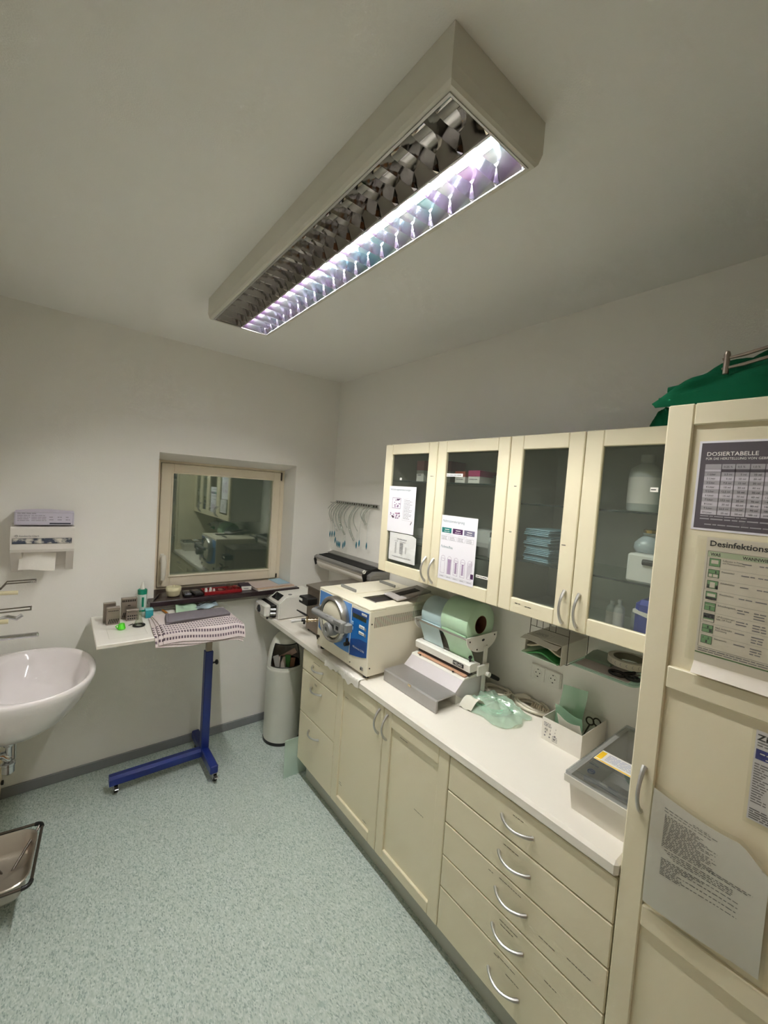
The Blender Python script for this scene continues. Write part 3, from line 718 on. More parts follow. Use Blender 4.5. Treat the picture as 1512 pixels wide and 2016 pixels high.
def cloth_f(u, v):
    d = .60 * u; th = math.pi * v; hh = hgt(d); sn = math.sin(th)
    k = min(1, d / .08)
    f = (.016 * math.sin(7 * th - 9 * u * 2.2 + 1.0) + .009 * math.sin(15 * th + 14 * u)) * sn ** .5 * k
    x = -.325 - (.232 + f * .9) * math.cos(th) * (abs(math.cos(th)) ** -.25 if abs(math.cos(th)) > .02 else 1)
    return (x, -2.506 - d + .010 * math.sin(5 * th) * (1 - u), TZ + .003 + (hh + f * .6) * max(0, sn) ** .5)
mb = MB(); mb.sheet(cloth_f, 44, 48, .004); obj('main_drape', mb, GREENC, gb, smooth=70)
def roll_f(k, zc, y0, y1, x, r):
    pts = []; rad = []
    for i in range(15):
        t = i / 14; pts.append((x + .02 * math.sin(3 * t + k), y0 + (y1 - y0) * t, zc + .05 * t ** 1.2 + .008 * math.sin(7 * t + k))); rad.append(r * (.55 + .45 * math.sin(math.pi * min(1, t * 1.6 + .12) * .5)))
    return pts, rad
for k, (zc, y0, y1, x, r) in enumerate(((TZ + .019, -2.512, -3.05, -.548, .017), (TZ + .040, -2.525, -3.06, -.545, .022))):
    pts, rad = roll_f(k, zc, y0, y1, x, r); obj('fold', MB().tube(pts, rad, 12), GREENC, gb, smooth=70)
tag(obj('cloth_end', bundle((-.300, -2.470, zu1), .05, .052, .062, 12), GREENC, smooth=80), 'small end of green cloth lying on the wall cabinet top', 'cloth')
cl = thing('metal_clamp', 'steel bar clamp with a pin on the green cloth', 'clamp', (-.555, -2.75, 2.18))
TARN = mat('tarnished_steel', (150, 138, 128), .35, .9, var=.08, scale=50)
for dz in (0, .023):
    b = MB(); b.tube([(-.558, -2.640, 2.186 + dz), (-.558, -2.68, 2.190 + dz), (-.556, -2.74, 2.198 + dz + .004), (-.55, -2.81, 2.203 + dz + .008), (-.545, -2.91, 2.205 + dz + .01)], [.003, .0042, .0042, .0042, .0042], 8); obj('bar', b, TARN, cl)
b = MB(); b.cyl((-.558, -2.648, 2.173), (-.558, -2.648, 2.212), .0062); b.lathe([(.0001, .016), (.005, .013), (.0068, .006), (.006, 0)], (-.558, -2.648, 2.212), 14); obj('pin', b, TARN, cl)

# ================================================================= ON THE WORKTOP
T = .8723
AUTO = mat('steriliser_enamel', (236, 229, 208), .35, var=.01, bump=.04, bscale=300)
ax0, ax1, ay0, ay1, az0, az1 = -.560, -.035, -.825, -1.337, .892, 1.240
A = thing('steam_steriliser', 'cream and blue tabletop steam steriliser with round door', 'steriliser', ((ax0 + ax1) / 2, (ay0 + ay1) / 2, T))
b = MB()
hx0, hx1, hy0, hy1 = -.462, -.170, -1.130, -1.245     # filling hatch in the lid
b.box(ax0, ax1, ay0, ay1, az0, az1 - .012, .003)
b.box(ax0, hx0, ay0, ay1, az1 - .0125, az1, .003); b.box(hx1, ax1, ay0, ay1, az1 - .0125, az1, .003)
b.box(hx0 - .0005, hx1 + .0005, ay0, hy0, az1 - .0125, az1 - .0002); b.box(hx0 - .0005, hx1 + .0005, hy1, ay1, az1 - .0125, az1 - .0002)
obj('body', b, AUTO, A)
obj('filling_opening', MB().box(hx0 + .001, hx1 - .001, hy0 - .001, hy1 + .001, az1 - .0118, az1 - .0075), mat('dark_brown_void', (38, 30, 28), .7, var=.2), A)
b = MB(); b.box(hx0, hx1, hy0, hy0 - .004, az1 - .001, az1 + .002); b.box(hx0, hx1, hy1 + .004, hy1, az1 - .001, az1 + .002); b.box(hx0, hx0 + .004, hy0, hy1, az1 - .001, az1 + .002)
obj('opening_rim', b, STEEL, A)
HM = Matrix.Translation((-.255, -1.225, az1 + .022)) @ Matrix.Rotation(math.radians(-8), 4, 'Y') @ Matrix.Rotation(math.radians(-7), 4, 'Z')
cv = obj('hatch_cover', MB(HM).box(-.085, .15, -.075, .065, -.006, .006, .004), mat('warm_grey_plastic', (168, 162, 158), .45), A)
obj('hatch_window', MB(HM).box(-.04, .10, -.035, .02, .006, .0075, .001), mat('dark_brown_void', (38, 30, 28), .7), cv)
lid = obj('top_plate', MB().box(-.475, -.125, -.868, -1.052, az1, az1 + .003, .001), AUTO, A)
for x in (-.445, -.150): obj('grip', MB().box(x - .005, x + .005, -.880, -1.035, az1 + .003, az1 + .020, .002), mat('mid_grey_metal', (150, 150, 148), .4, .4), lid)
BLUE1 = mat('steriliser_light_blue', (86, 140, 204), .3, var=.02); BLUE2 = mat('steriliser_blue', (22, 104, 176), .3); BLUE3 = mat('steriliser_dark_blue', (16, 62, 128), .3)
# light blue front with a curved lower edge
n = 14; poly = [(-.838, 1.222), (-1.172, 1.224)] + [(-1.172 + .334 * i / n, .959 + .115 * (i / n) ** 1.6 * .35 - .012 * math.sin(math.pi * i / n)) for i in range(n + 1)]
obj('front_panel', MB().prism(poly, ax0 - .0022, ax0 + .001, 'x'), BLUE1, A, smooth=0)
cp = obj('control_panel', MB().prism([(-1.177, 1.209), (-1.325, 1.214), (-1.325, .988), (-1.29, .977), (-1.24, .966), (-1.177, .955)], ax0 - .0030, ax0 + .001, 'x'), BLUE2, A, smooth=0)
obj('panel_top_band', MB().box(ax0 - .0036, ax0, -1.1775, -1.3245, 1.184, 1.2095), BLUE3, cp)
obj('panel_lower_field', MB().prism([(-1.1775, .956), (-1.24, .967), (-1.29, .978), (-1.3245, .989), (-1.3245, 1.066), (-1.26, 1.064), (-1.21, 1.052), (-1.1775, 1.040)], ax0 - .0036, ax0, 'x'), BLUE3, cp, smooth=0)
obj('display', MB().box(ax0 - .0042, ax0, -1.186, -1.309, 1.163, 1.186, .001), mat('lcd_dark', (44, 52, 34), .25), cp)
obj('key', MB().box(ax0 - .0046, ax0, -1.250, -1.297, 1.122, 1.139, .0015), WHITEP, cp); obj('key', MB().box(ax0 - .0046, ax0, -1.250, -1.295, 1.090, 1.106, .0015), WHITEP, cp)
for z in (1.122, 1.092): obj('key', MB().box(ax0 - .0046, ax0, -1.298, -1.311, z - .004, z + .012, .0015), GREYP, cp)
for z in (1.128, 1.100): obj('key', MB().box(ax0 - .0046, ax0, -1.180, -1.198, z - .006, z + .012, .0015), mat('pale_blue_key', (150, 186, 214), .4), cp)
mb = MB(); words(mb, MR(ax0 - .005, -1.258, 1.128), 0, 0, .03, .004, rr); words(mb, MR(ax0 - .005, -1.258, 1.096), 0, 0, .03, .004, rr); obj('key_print', mb, INK, cp, smooth=0, recalc=False)
obj('logo_plate', MB().box(ax0 - .0042, ax0, -1.266, -1.312, 1.193, 1.2055, .001), LAB, cp)
text('MELAG', .0125, MR(ax0 - .0045, -1.2685, 1.1948), INK, cp)
text('MELAtronic 23 EN', .0145, MR(ax0 - .0040, -1.204, 1.006), LAB, cp, sx=.92)
obj('fascia_strip', MB().box(ax0 - .003, ax0, -1.1725, -1.1765, .95, 1.236), AUTO, A)
# round door
DC = (-.600, -1.035, 1.108); 
D_ = obj('door', MB().lathe([(.0001, -.006), (.06, -.005), (.098, 0), (.105, .014), (.105, .036)], DC, 40, 'x'), AUTO, A, smooth=50)
obj('steel_ring', MB().lathe([(.105, .0), (.112, -.008), (.121, -.008), (.127, .0), (.127, .037), (.105, .037)], DC, 48, 'x'), STEEL, D_, smooth=50)
b = MB(); b.lathe([(.1045, .004), (.108, -.004), (.1105, .0)], DC, 48, 'x'); obj('seal', b, BLACK, D_)
b = MB(); b.cyl((-.645, -.918, 1.132), (-.645, -1.19, 1.132), .0175, n=18); b.lathe([(.0175, 0), (.012, .008), (.0001, .010)], (-.645, -.918, 1.132), 18, 'y')
b.prism([(-1.03, 1.140), (-1.085, 1.150), (-1.125, 1.138), (-1.125, 1.120), (-1.03, 1.120)], -.657, -.633, 'x')
obj('closing_bar', b, GREYP, A, smooth=40)
b = MB(); b.lathe([(.0001, -.010), (.012, -.010), (.014, -.018), (.034, -.018), (.037, -.012), (.037, .035), (.030, .05)], (-.655, -1.105, 1.083), 26, 'x'); obj('hand_knob', b, GREYP, A, smooth=50)
b = MB(); b.box(-.665, -.622, -1.165, -1.225, 1.095, 1.150, .004); b.box(-.640, -.600, -1.205, -1.245, 1.100, 1.142, .003); b.box(-.668, -.66, -1.16, -1.225, 1.142, 1.155, .002)
obj('bracket', b, GREYP, A); obj('bracket_slot', MB().box(-.6665, -.664, -1.187, -1.210, 1.110, 1.128), DARKGAP, A)
b = MB(); b.tube([(-.60, -.895, 1.135), (-.625, -.905, 1.142), (-.645, -.925, 1.14)], .006, 8); b.box(-.605, -.56, -.885, -.91, 1.12, 1.15, .003); obj('hinge', b, STEEL, A)
b = MB(); b.cyl((-.575, -1.165, 1.00), (-.575, -1.165, 1.04), .007); b.cyl((-.59, -1.165, 1.01), (-.56, -1.165, 1.01), .011); obj('catch', b, BLACK, A)
mb = MB()
for k in range(50):
    x = -.532 + k * .0072; mb.box(x, x + .0026, ay1 - .0008, ay1 + .003, 1.141 + .0, 1.196)
obj('vent_slots', mb, mat('vent_shadow', (96, 92, 82), .8), A, smooth=0)
b = MB(); b.box(ax0 - .006, ax0, -1.284, -1.305, .912, .930, .002); obj('mains_switch', b, GREYP, A); obj('rocker', MB().box(ax0 - .009, ax0 - .005, -1.287, -1.295, .915, .927, .002), BLACK, A)
b = MB()
for y, z in ((-1.185, .915), ): b.cyl((ax0 - .002, y, z), (ax0 + .001, y, z), .003, n=8)
for x, z in ((-.548, 1.163), (-.545, .935), (-.075, .935)): b.cyl((x, ay1 - .002, z), (x, ay1 + .001, z), .004, n=8)
obj('screw', b, mat('dark_metal', (70, 64, 56), .4, .8), A)
for x in (-.535, -.07):
    for y in (-.86, -1.30): obj('foot', MB().cyl((x, y, T), (x, y, az0 + .001), .015, n=14), BLACK, A)
b = MB(); b.cyl((ax0 - .014, -.848, .945), (ax0, -.848, .945), .008); b.cyl((ax0 - .010, -.848, .93), (ax0 - .010, -.848, .955), .004); obj('drain_nipple', b, mat('dark_metal', (70, 64, 56), .4, .8), A)

# steel tank with drain tap
K = thing('steel_tank', 'steel instrument bath with drain tap left of the steriliser', 'tank', (-.3, -.66, T))
TANKM = mat('dull_tank_steel', (150, 138, 126), .4, .75, var=.06, scale=14)
tx0, tx1, ty0, ty1 = -.478, -.07, -.525, -.800
obj('body', MB().box(tx0, tx1, ty0, ty1, T + .012, 1.166, .004), TANKM, K)
for x in (tx0 + .02, tx1 - .02):
    for y in (ty0 - .02, ty1 + .02): obj('foot', MB().cyl((x, y, T), (x, y, T + .0125), .012, n=10), BLACK, K)
b = MB(); z0 = 1.166
vs = [(tx0 - .008, ty0 + .008, z0), (tx1 + .008, ty0 + .008, z0), (tx1 + .008, ty1 - .006, z0), (tx0 - .008, ty1 - .006, z0),
      (tx0 - .008, ty0 + .008, z0 + .012), (tx1 + .008, ty0 + .008, z0 + .012), (tx1 + .008, ty1 - .006, z0 + .012), (tx0 - .008, ty1 - .006, z0 + .012),
      (tx0 + .07, ty0 - .05, z0 + .035), (tx1 - .05, ty0 - .05, z0 + .035), (tx1 - .05, ty1 + .05, z0 + .035), (tx0 + .07, ty1 + .05, z0 + .035)]
b.add(vs, [(0, 1, 2, 3), (0, 1, 5, 4), (1, 2, 6, 5), (2, 3, 7, 6), (3, 0, 4, 7), (4, 5, 9, 8), (5, 6, 10, 9), (6, 7, 11, 10), (7, 4, 8, 11), (8, 9, 10, 11)])
obj('lid', b, mat('lid_steel', (140, 132, 122), .3, .7, var=.05, scale=20), K, smooth=0)
g = obj('carry_handle', MB().box(-.556, tx0, -.555, -.665, 1.075, 1.122, .006), BLACK, K); obj('handle_label', MB().box(-.5575, -.5555, -.562, -.605, 1.095, 1.110), LAB, g)
b = MB(); b.cyl((tx0, -.69, .985), (tx0 - .075, -.655, .985), .008); 
for q in (.25, .5, .75): b.cyl((tx0 - .075 * q - .004, -.69 + .035 * q, .985), (tx0 - .075 * q + .004, -.69 + .035 * q - .004, .985), .0115)
b.cyl((tx0 - .065, -.66, .97), (tx0 - .065, -.66, 1.012), .008)
obj('tap', b, mat('nickel_brass', (196, 178, 150), .25, 1.0), K)
b = MB(); b.tube([(tx0 - .065, -.66, 1.012), (tx0 - .08, -.645, 1.022), (tx0 - .11, -.60, 1.040)], [.007, .007, .004], 8); b.cyl((tx0 - .075, -.655, .985), (tx0 - .098, -.645, .985), .010); b.cyl((tx0 - .08, -.652, .985), (tx0 - .08, -.652, .96), .007); obj('tap_lever', b, BLACK, K)
b = MB(); b.tube([(tx0 - .095, -.645, .985), (tx0 - .13, -.625, .98), (tx0 - .150, -.612, .975)], .010, 10); obj('hose', b, mat('milky_hose', (206, 204, 200), .3), K)

# white appliance by the wall with a roll holder
W_ = thing('label_printer', 'white box-shaped appliance with dark screen under the window corner', 'appliance', (-.44, -.15, T))
wx0, wx1, wy0, wy1, wz = -.560, -.255, -.020, -.268, 1.032
pr = [(wx0, T + .004), (wx0, .985), (wx0 + .012, 1.000), (wx0 + .050, wz), (wx1, wz + .003), (wx1, T + .004)]
b = MB(); b.prism(pr, wy0, wy1, 'y'); obj('housing', b, WHITEP, W_, smooth=25)
b = MB(); b.prism([(wx0 + .010, T + .006), (wx0 + .008, .99), (wx0 + .05, wz - .006), (wx1 - .01, wz - .004), (wx1 - .01, T + .006)], wy1 - .010, wy1 + .001, 'y'); obj('side_cheek', b, WHITEP, W_)
SM = Matrix.Translation((wx0 + .030, -.15, 1.0165)) @ Matrix.Rotation(math.radians(-40), 4, 'Y')
obj('screen', MB(SM).box(-.026, .028, -.085, .03, .0, .003, .001), mat('screen_black', (22, 22, 25), .2), W_)
h = obj('roll_holder', MB().box(-.640, -.592, -.035, -.222, T + .012, .972, .012), WHITEP, W_)
obj('gap', MB().box(-.592, wx0 + .004, -.03, -.235, T + .012, .968), BLACK, W_)
b = MB(); b.lathe([(.0001, -.010), (.012, -.012), (.024, -.006), (.028, 0), (.028, .002)], (-.640, -.115, .925), 20, 'x'); obj('knob', b, mat('dark_translucent', (52, 54, 58), .25), h)
b = MB(); b.cyl((-.654, -.120, .903), (-.648, -.120, .903), .008); obj('chrome_button', b, CHROME, h)
for z, r_ in ((.91, .012), (.94, .010)): obj('guide_roller', MB().cyl((-.600, -.224, z), (-.566, -.238, z), r_), STEEL, W_)
b = MB(); b.lathe([(.014, 0), (.014, .003), (.0001, .003)], (wx0 + .105, -.225, wz), 18); obj('button', b, GREYP, W_)
obj('side_slot', MB().box(-.40, -.30, wy1 - .0112, wy1 - .008, .985, .992), mat('vent_shadow', (96, 92, 82), .8), W_)
for x in (wx0 + .02, wx1 - .02):
    for y in (-.04, -.25): obj('foot', MB().cyl((x, y, T), (x, y, T + .0045), .01, n=8), BLACK, W_)
for y in (-.05, -.21): obj('foot', MB().cyl((-.615, y, T), (-.615, y, T + .013), .008, n=8), BLACK, W_)

# film dispenser on the wall behind
Fd = thing('film_dispenser', 'grey wall-mounted paper roll dispenser behind the steriliser', 'dispenser', (-.1, -.41, 1.21))
GREYM = mat('grey_sheet_metal', (150, 148, 144), .4, .5, var=.03)
for y in (-.085, -.745): obj('end_bracket', MB().prism([(-.001, 1.225), (-.001, 1.300), (-.09, 1.304), (-.185, 1.292), (-.200, 1.262), (-.185, 1.215), (-.14, 1.235)], y, y - .006, 'y'), BLACK, Fd)
b = MB(); b.cyl((-.135, -.095, 1.243), (-.135, -.735, 1.243), .043, n=22); obj('paper_roll', b, mat('roll_white', (222, 217, 208), .7, var=.02), Fd)
b = MB(); b.box(-.006, -.001, -.05, -.78, 1.225, 1.318); b.prism([(-.001, 1.318), (-.055, 1.306), (-.055, 1.300), (-.001, 1.310)], -.05, -.78, 'y'); obj('back_plate', b, GREYM, Fd)
obj('inner_well', MB().box(-.158, -.056, -.092, -.738, 1.288, 1.2995), DARKGAP, Fd)
b = MB(); b.prism([(-.195, 1.285), (-.165, 1.296), (-.163, 1.290), (-.190, 1.268)], -.078, -.752, 'y'); obj('tear_bar', b, GREYM, Fd)
b = MB(); b.prism([(-.186, 1.268), (-.182, 1.268), (-.150, 1.196), (-.154, 1.196)], -.10, -.735, 'y'); obj('paper_end', b, mat('roll_white', (222, 217, 208), .7), Fd)
b = MB(); b.box(-.165, -.002, -.752, -.800, 1.232, 1.262, .003); b.prism([(-.165, 1.262), (-.002, 1.262), (-.002, 1.282), (-.12, 1.284)], -.752, -.80, 'y'); obj('side_box', b, GREYM, Fd)
b = MB(); b.torus((-.19, -.756, 1.287), .009, .004, 'y', 18, 8); obj('ring', b, LAB, Fd)

# rail of endotracheal tubes
rail = thing('tube_rail', 'perforated steel rail on the wall holding clear tubes', 'rail', (-.015, -.34, 1.70))
b = MB(); b.box(-.012, -.001, -.06, -.635, 1.706, 1.734, .001); obj('bar', b, ALU, rail)
mb = MB()
for k in range(18): mb.box(-.0128, -.0118, -.075 - k * .031, -.090 - k * .031, 1.713, 1.727)
obj('holes', mb, mat('dark_metal', (70, 64, 56), .4, .8), rail)
b = MB(); b.tube([(-.010, -.045, 1.716), (-.03, -.03, 1.712), (-.045, -.03, 1.716)], .003, 8); obj('end_hook', b, STEEL, rail)
for k in range(12):
    pass
TUBEM = clear('clear_pvc', (.84, .86, .84), gloss=.12, rough=.08, haze=.20, hazecol=(170, 172, 166))
BALL = mat('teal_balloon', (16, 108, 128), .35)
# (start y, end y, end z, radius, balloon y, balloon z)
TB = [(-.075, .0, 1.565, .0028, -.044, 1.453), (-.10, -.050, 1.56, .003, -.076, 1.457), (-.135, -.085, 1.545, .0035, -.111, 1.462), (-.165, -.15, 1.485, .0045, -.130, 1.415),
      (-.195, -.185, 1.50, .005, -.158, 1.392), (-.235, -.225, 1.52, .006, -.180, 1.388), (-.275, -.262, 1.472, .0075, -.200, 1.386), (-.33, -.29, 1.53, .004, -.249, 1.388),
      (-.40, -.393, 1.444, .0095, -.272, 1.405), (-.45, -.43, 1.52, .004, -.430, 1.418), (-.52, -.50, 1.60, .004, -.465, 1.436), (-.575, -.53, 1.58, .009, -.558, 1.430)]
WHERE = ['nearest the window corner', 'second from the corner', 'third from the corner', 'fourth from the corner', 'fifth from the corner', 'sixth from the corner', 'seventh from the corner', 'eighth from the corner', 'ninth from the corner', 'tenth from the corner', 'eleventh from the corner', 'last before the glass cabinet']
for k, (y0, y1, z1, r_, by, bz) in enumerate(TB):
    size = 'thick clear tube' if r_ > .007 else ('thin clear tube' if r_ < .004 else 'clear tube')
    t = thing('breathing_tube', '%s with blue balloon on rail, %s' % (size, WHERE[k]), 'tube', (-.03, y0, 1.72), 'clear tubes hanging on the rail')
    pts = []; L = 1.72 - z1; bow = min(.10, .4 * L) * (1 if y1 >= y0 - .001 else 1)
    for i in range(15):
        q = i / 14; pts.append((-.02 - .03 * math.sin(q * math.pi * .8), y0 + bow * math.sin(q * math.pi * .82) * 1.0 + (y1 - y0 - bow * math.sin(math.pi * .82)) * q, 1.722 - L * q ** 1.15))
    obj('tube', MB().tube(pts, r_, 8), TUBEM, t, smooth=60)
    mid = pts[3]
    b = MB(); b.tube([mid, (mid[0] - .005, mid[1] * .5 + by * .5, mid[2] - .05), (-.04, by, (bz + mid[2]) / 2), (-.04, by, bz + .02)], .0008, 5); obj('pilot_line', b, mat('pale_line', (170, 176, 170), .4), t)
    b = MB(); b.lathe([(.0008, .026), (.003, .02), (.0052, .005), (.0052, -.008), (.003, -.018), (.002, -.026)], (-.04, by, bz), 10, cap0=True, cap1=True); obj('balloon', b, BALL, t)

# ---- sealing device
Sd = thing('pouch_sealer', 'white and steel pouch sealing device with roll stand', 'sealer', (-.28, -1.56, T))
STS = mat('sealer_steel', (168, 166, 164), .4, .6, var=.05, scale=60)
SLP = mat('sealer_lilac_metal', (206, 200, 202), .42, .15)
s0, s1 = -1.372, -1.742
obj('tray', MB().prism([(-.475, T + .002), (-.475, .926), (-.469, .932), (-.345, .932), (-.345, .926), (-.465, .926), (-.465, T + .002)], s0, s1, 'y'), STS, Sd, smooth=20)
obj('latch', MB().box(-.4775, -.4745, -1.555, -1.575, .922, .932), mat('nickel_brass', (196, 178, 150), .25, 1.0), Sd)
obj('slope', MB().prism([(-.347, .931), (-.350, .926), (-.30, .895), (-.15, .895), (-.15, .980), (-.292, .980)], s0 - .006, s1 + .006, 'y'), SLP, Sd, smooth=0)
obj('base', MB().prism([(-.335, T), (-.335, .926), (-.145, .925), (-.145, T)], s0 - .010, s1 + .010, 'y'), WHITEP, Sd, smooth=0)
obj('deck', MB().prism([(-.296, .978), (-.292, .984), (-.20, .992), (-.15, .992), (-.15, .978)], s0 - .004, s1 + .004, 'y'), WHITEP, Sd, smooth=0)
obj('sealing_strip', MB().box(-.282, -.262, s0 - .035, s1 + .010, .988, .9945, .001), mat('copper_tape', (196, 152, 124), .5), Sd)
b = MB(); b.cyl((-.286, s0 - .06, .989), (-.286, s0 - .06, .9925), .005); b.cyl((-.286, s1 + .08, .989), (-.286, s1 + .08, .9925), .005); obj('screw', b, BLACK, Sd)
obj('black_jaw', MB().box(-.262, -.235, s0 - .02, s1 + .002, .9945, 1.014, .002), BLACK, Sd)
arm = obj('press_arm', MB().prism([(-.268, 1.012), (-.272, 1.045), (-.262, 1.052), (-.215, 1.052), (-.195, 1.044), (-.195, 1.012)], s0 - .004, s1 - .006, 'y'), WHITEP, Sd, smooth=0)
BX = -.2705
obj('badge', MB().box(BX - .003, BX, -1.645, -1.712, 1.020, 1.040, .002), mat('badge_black', (48, 47, 46), .4), arm)
text('MELAG', .0165, MR(BX - .0034, -1.651, 1.0245), LAB, arm)
b = MB(); b.cyl((-.24, -1.722, 1.052), (-.24, -1.722, 1.066), .004); b.lathe([(.0001, .0095), (.006, .0075), (.0095, 0), (.006, -.0075), (.0001, -.0095)], (-.24, -1.722, 1.072), 14); obj('ball_knob', b, BLACK, arm)
b = MB(); b.box(-.215, -.13, s1 - .002, s1 - .014, .985, 1.035, .003); b.cyl((-.145, s1 - .002, .985), (-.145, s1 - .03, .985), .012); obj('pivot', b, WHITEP, Sd)
b = MB(); b.tube([(-.14, s1 - .018, .984), (-.10, s1 - .020, .962), (-.062, s1 - .022, .942)], [.009, .011, .010], 12); obj('hand_lever', b, BLACK, Sd)
def plate(y):
    p = [(-.292, 1.160), (-.296, 1.178), (-.062, 1.178)] + [(-.178 + .116 * math.cos(a), 1.170 - .075 * math.sin(a)) for a in [math.pi * i / 12 for i in range(1, 12)]]
    return p
for y, nme in ((s0 - .006, 'left'), (s1 + .008, 'right')):
    pl = obj('roll_cheek', MB().prism(plate(y), y, y - .004, 'y'), WHITEP, Sd, smooth=0)
    b = MB()
    for x, z in ((-.272, 1.158), (-.085, 1.165), (-.215, 1.112), (-.140, 1.118)): b.cyl((x, y - .006, z), (x, y + .001, z), .0042, n=8)
    obj('screw', b, mat('dark_metal', (70, 64, 56), .4, .8), pl)
    b = MB(); b.lathe([(.0001, 0), (.011, 0)], (-.172, y - .0045, 1.152), 14, 'y', sx=1.0, sy=.55); obj('slot', b, BLACK, pl, recalc=False)
    obj('post', MB().box(-.165, -.135, y - .0045, y - .009, T, 1.12, .001), WHITEP, Sd)
b = MB(); b.box(-.16, -.13, s0 - .010, s1 + .010, T, T + .010, .002); obj('post_foot', b, WHITEP, Sd)
b = MB(); b.cyl((-.288, s0 - .006, 1.170), (-.288, s1 + .008, 1.170), .0055, n=10); obj('guide_rod', b, STEEL, Sd)
for x in (-.235, -.133): obj('support_rod', MB().cyl((x, s0 - .006, 1.128), (x, s1 + .008, 1.128), .005, n=10), STEEL, Sd)
n = 20; arc = [(-.165 + .150 * math.cos(math.pi * (i / n)), 1.180 + .165 * math.sin(math.pi * (i / n))) for i in range(n + 1)]
obj('side_shield', MB().prism(arc, s0 - .008, s0 - .011, 'y'), clear('clear_acrylic', (.9, .92, .88), gloss=.06), Sd)
def roll(name, label, yA_, yB_, R, col, edge):
    t = thing(name, label, 'roll', (-.184, (yA_ + yB_) / 2, 1.165), 'sterilisation pouch rolls on the sealer')
    cz = 1.128 + math.sqrt((R + .0055) ** 2 - .051 ** 2); c = (-.184, 0, cz)
    b = MB(); b.lathe([(.044, yA_), (R - .002, yA_), (R, yA_ - .002), (R, yB_ + .002), (R - .002, yB_), (.044, yB_)], c, 44, 'y'); obj('wound_foil', b, col, t, smooth=50)
    b = MB(); b.lathe([(.044, yA_ - .0005), (.041, yA_ - .0005), (.041, yB_ + .0005), (.044, yB_ + .0005)], c, 28, 'y'); obj('core', b, mat('cardboard_core', (96, 62, 40), .8, var=.1), t)
    obj('core_plug', MB().lathe([(.0001, (yA_ + yB_) / 2 + .01), (.0408, (yA_ + yB_) / 2 + .01), (.0408, (yA_ + yB_) / 2 - .01), (.0001, (yA_ + yB_) / 2 - .01)], c, 20, 'y'), mat('core_dark', (52, 32, 22), .9), t)
    return t, c
GRF = mat('green_pouch_foil', (184, 216, 184), .32, var=.06, scale=30, coat=.25); BLF = mat('blue_pouch_foil', (178, 200, 202), .35, var=.05, scale=9, coat=.2)
t1, c1 = roll('pouch_roll', 'blue-grey sterilisation pouch roll on the sealer stand', s0 - .030, s0 - .172, .086, BLF, 0)
t2, c2 = roll('pouch_roll', 'large green sterilisation pouch roll on the sealer stand', s0 - .185, s1 + .016, .104, GRF, 0)
def web(t, c, R, ya, yb, m, tw):
    def f(u, v):
        y = ya + (yb - ya) * v
        a = Vector((c[0] - R * .93 - .001, 0, c[2] - R * .40)); g = Vector((-.2815, 0, 1.166)); e = Vector((-.232 + .01 * tw, 0, 1.053))
        if u < .35: p = a.lerp(g, u / .35)
        else: p = g.lerp(e, (u - .35) / .65)
        k = max(0, u - .35) / .65
        return (p.x + .012 * math.sin(k * math.pi) * tw, y - .03 * k * tw, p.z + .004 * math.sin(3 * k + 5 * v) * tw)
    obj('foil_web', MB().sheet(f, 16, 6, .0006), m, t, smooth=60)
web(t1, c1, .086, s0 - .030, s0 - .172, mat('blue_pouch_film', (196, 220, 224), .3, var=.04, coat=.3), 0)
web(t2, c2, .104, s0 - .190, s1 + .022, mat('green_pouch_film', (176, 216, 178), .25, var=.06, coat=.4), .6)

# ---- pouch with coiled tubing
Pc = thing('pouch_with_tubing', 'crinkled green sterile pouch holding a coiled tube', 'pouch', (-.17, -1.83, T))
POUCH = clear('green_pouch_film_clear', (.91, .975, .93), gloss=.10, rough=.16, haze=.30, hazecol=(228, 246, 232))
rc = random.Random(5)
def pf(u, v, k):
    a = 2 * math.pi * u; rad = (1 - v)
    R = .172 * (1 + .16 * math.sin(2 * a + .6) + .08 * math.sin(5 * a + 1) + .05 * math.sin(9 * a))
    x = -.180 + .78 * R * rad * math.cos(a); y = -1.845 + 1.02 * R * rad * math.sin(a)
    x = min(x, -.114)
    if x > -.345: y = min(y, -1.750)
    h = .033 * (1 - rad ** 1.8) + .016 * math.sin(7 * a + 6 * rad) * rad * (1 - rad) * 2.5 + .006 * math.sin(13 * a - 9 * rad) * rad + .012 * max(0, math.sin(3 * a + 1.2)) * rad ** 5
    return (x, y, T + .003 + max(0, h))
obj('film', MB().sheet(lambda u, v: pf(u, v * .97, 0), 44, 14, .0005), POUCH, Pc, smooth=50)
b = MB()
for k, (R, z) in enumerate(((.074, .010), (.066, .014), (.058, .018), (.050, .012), (.078, .016))):
    pts = [(-.200 + R * math.cos(a) + .001 * k, -1.845 + R * math.sin(a) * 1.1, T + z + .002 * math.sin(3 * a)) for a in [2 * math.pi * i / 28 for i in range(28)]]
    b.tube(pts, .0055, 8, closed=True)
obj('coiled_tube', b, mat('pale_green_tube', (168, 216, 190), .35), Pc, smooth=60)
def lf(u, v): return (-.335 + .075 * u + .01 * v, -1.752 - .065 * v - .02 * u, T + .004 + .045 * math.sin(u * math.pi * .9) + .004 * math.sin(9 * v))
obj('paper_flap', MB().sheet(lf, 10, 5, .0006), mat('pouch_paper', (222, 220, 206), .7), Pc, smooth=60)

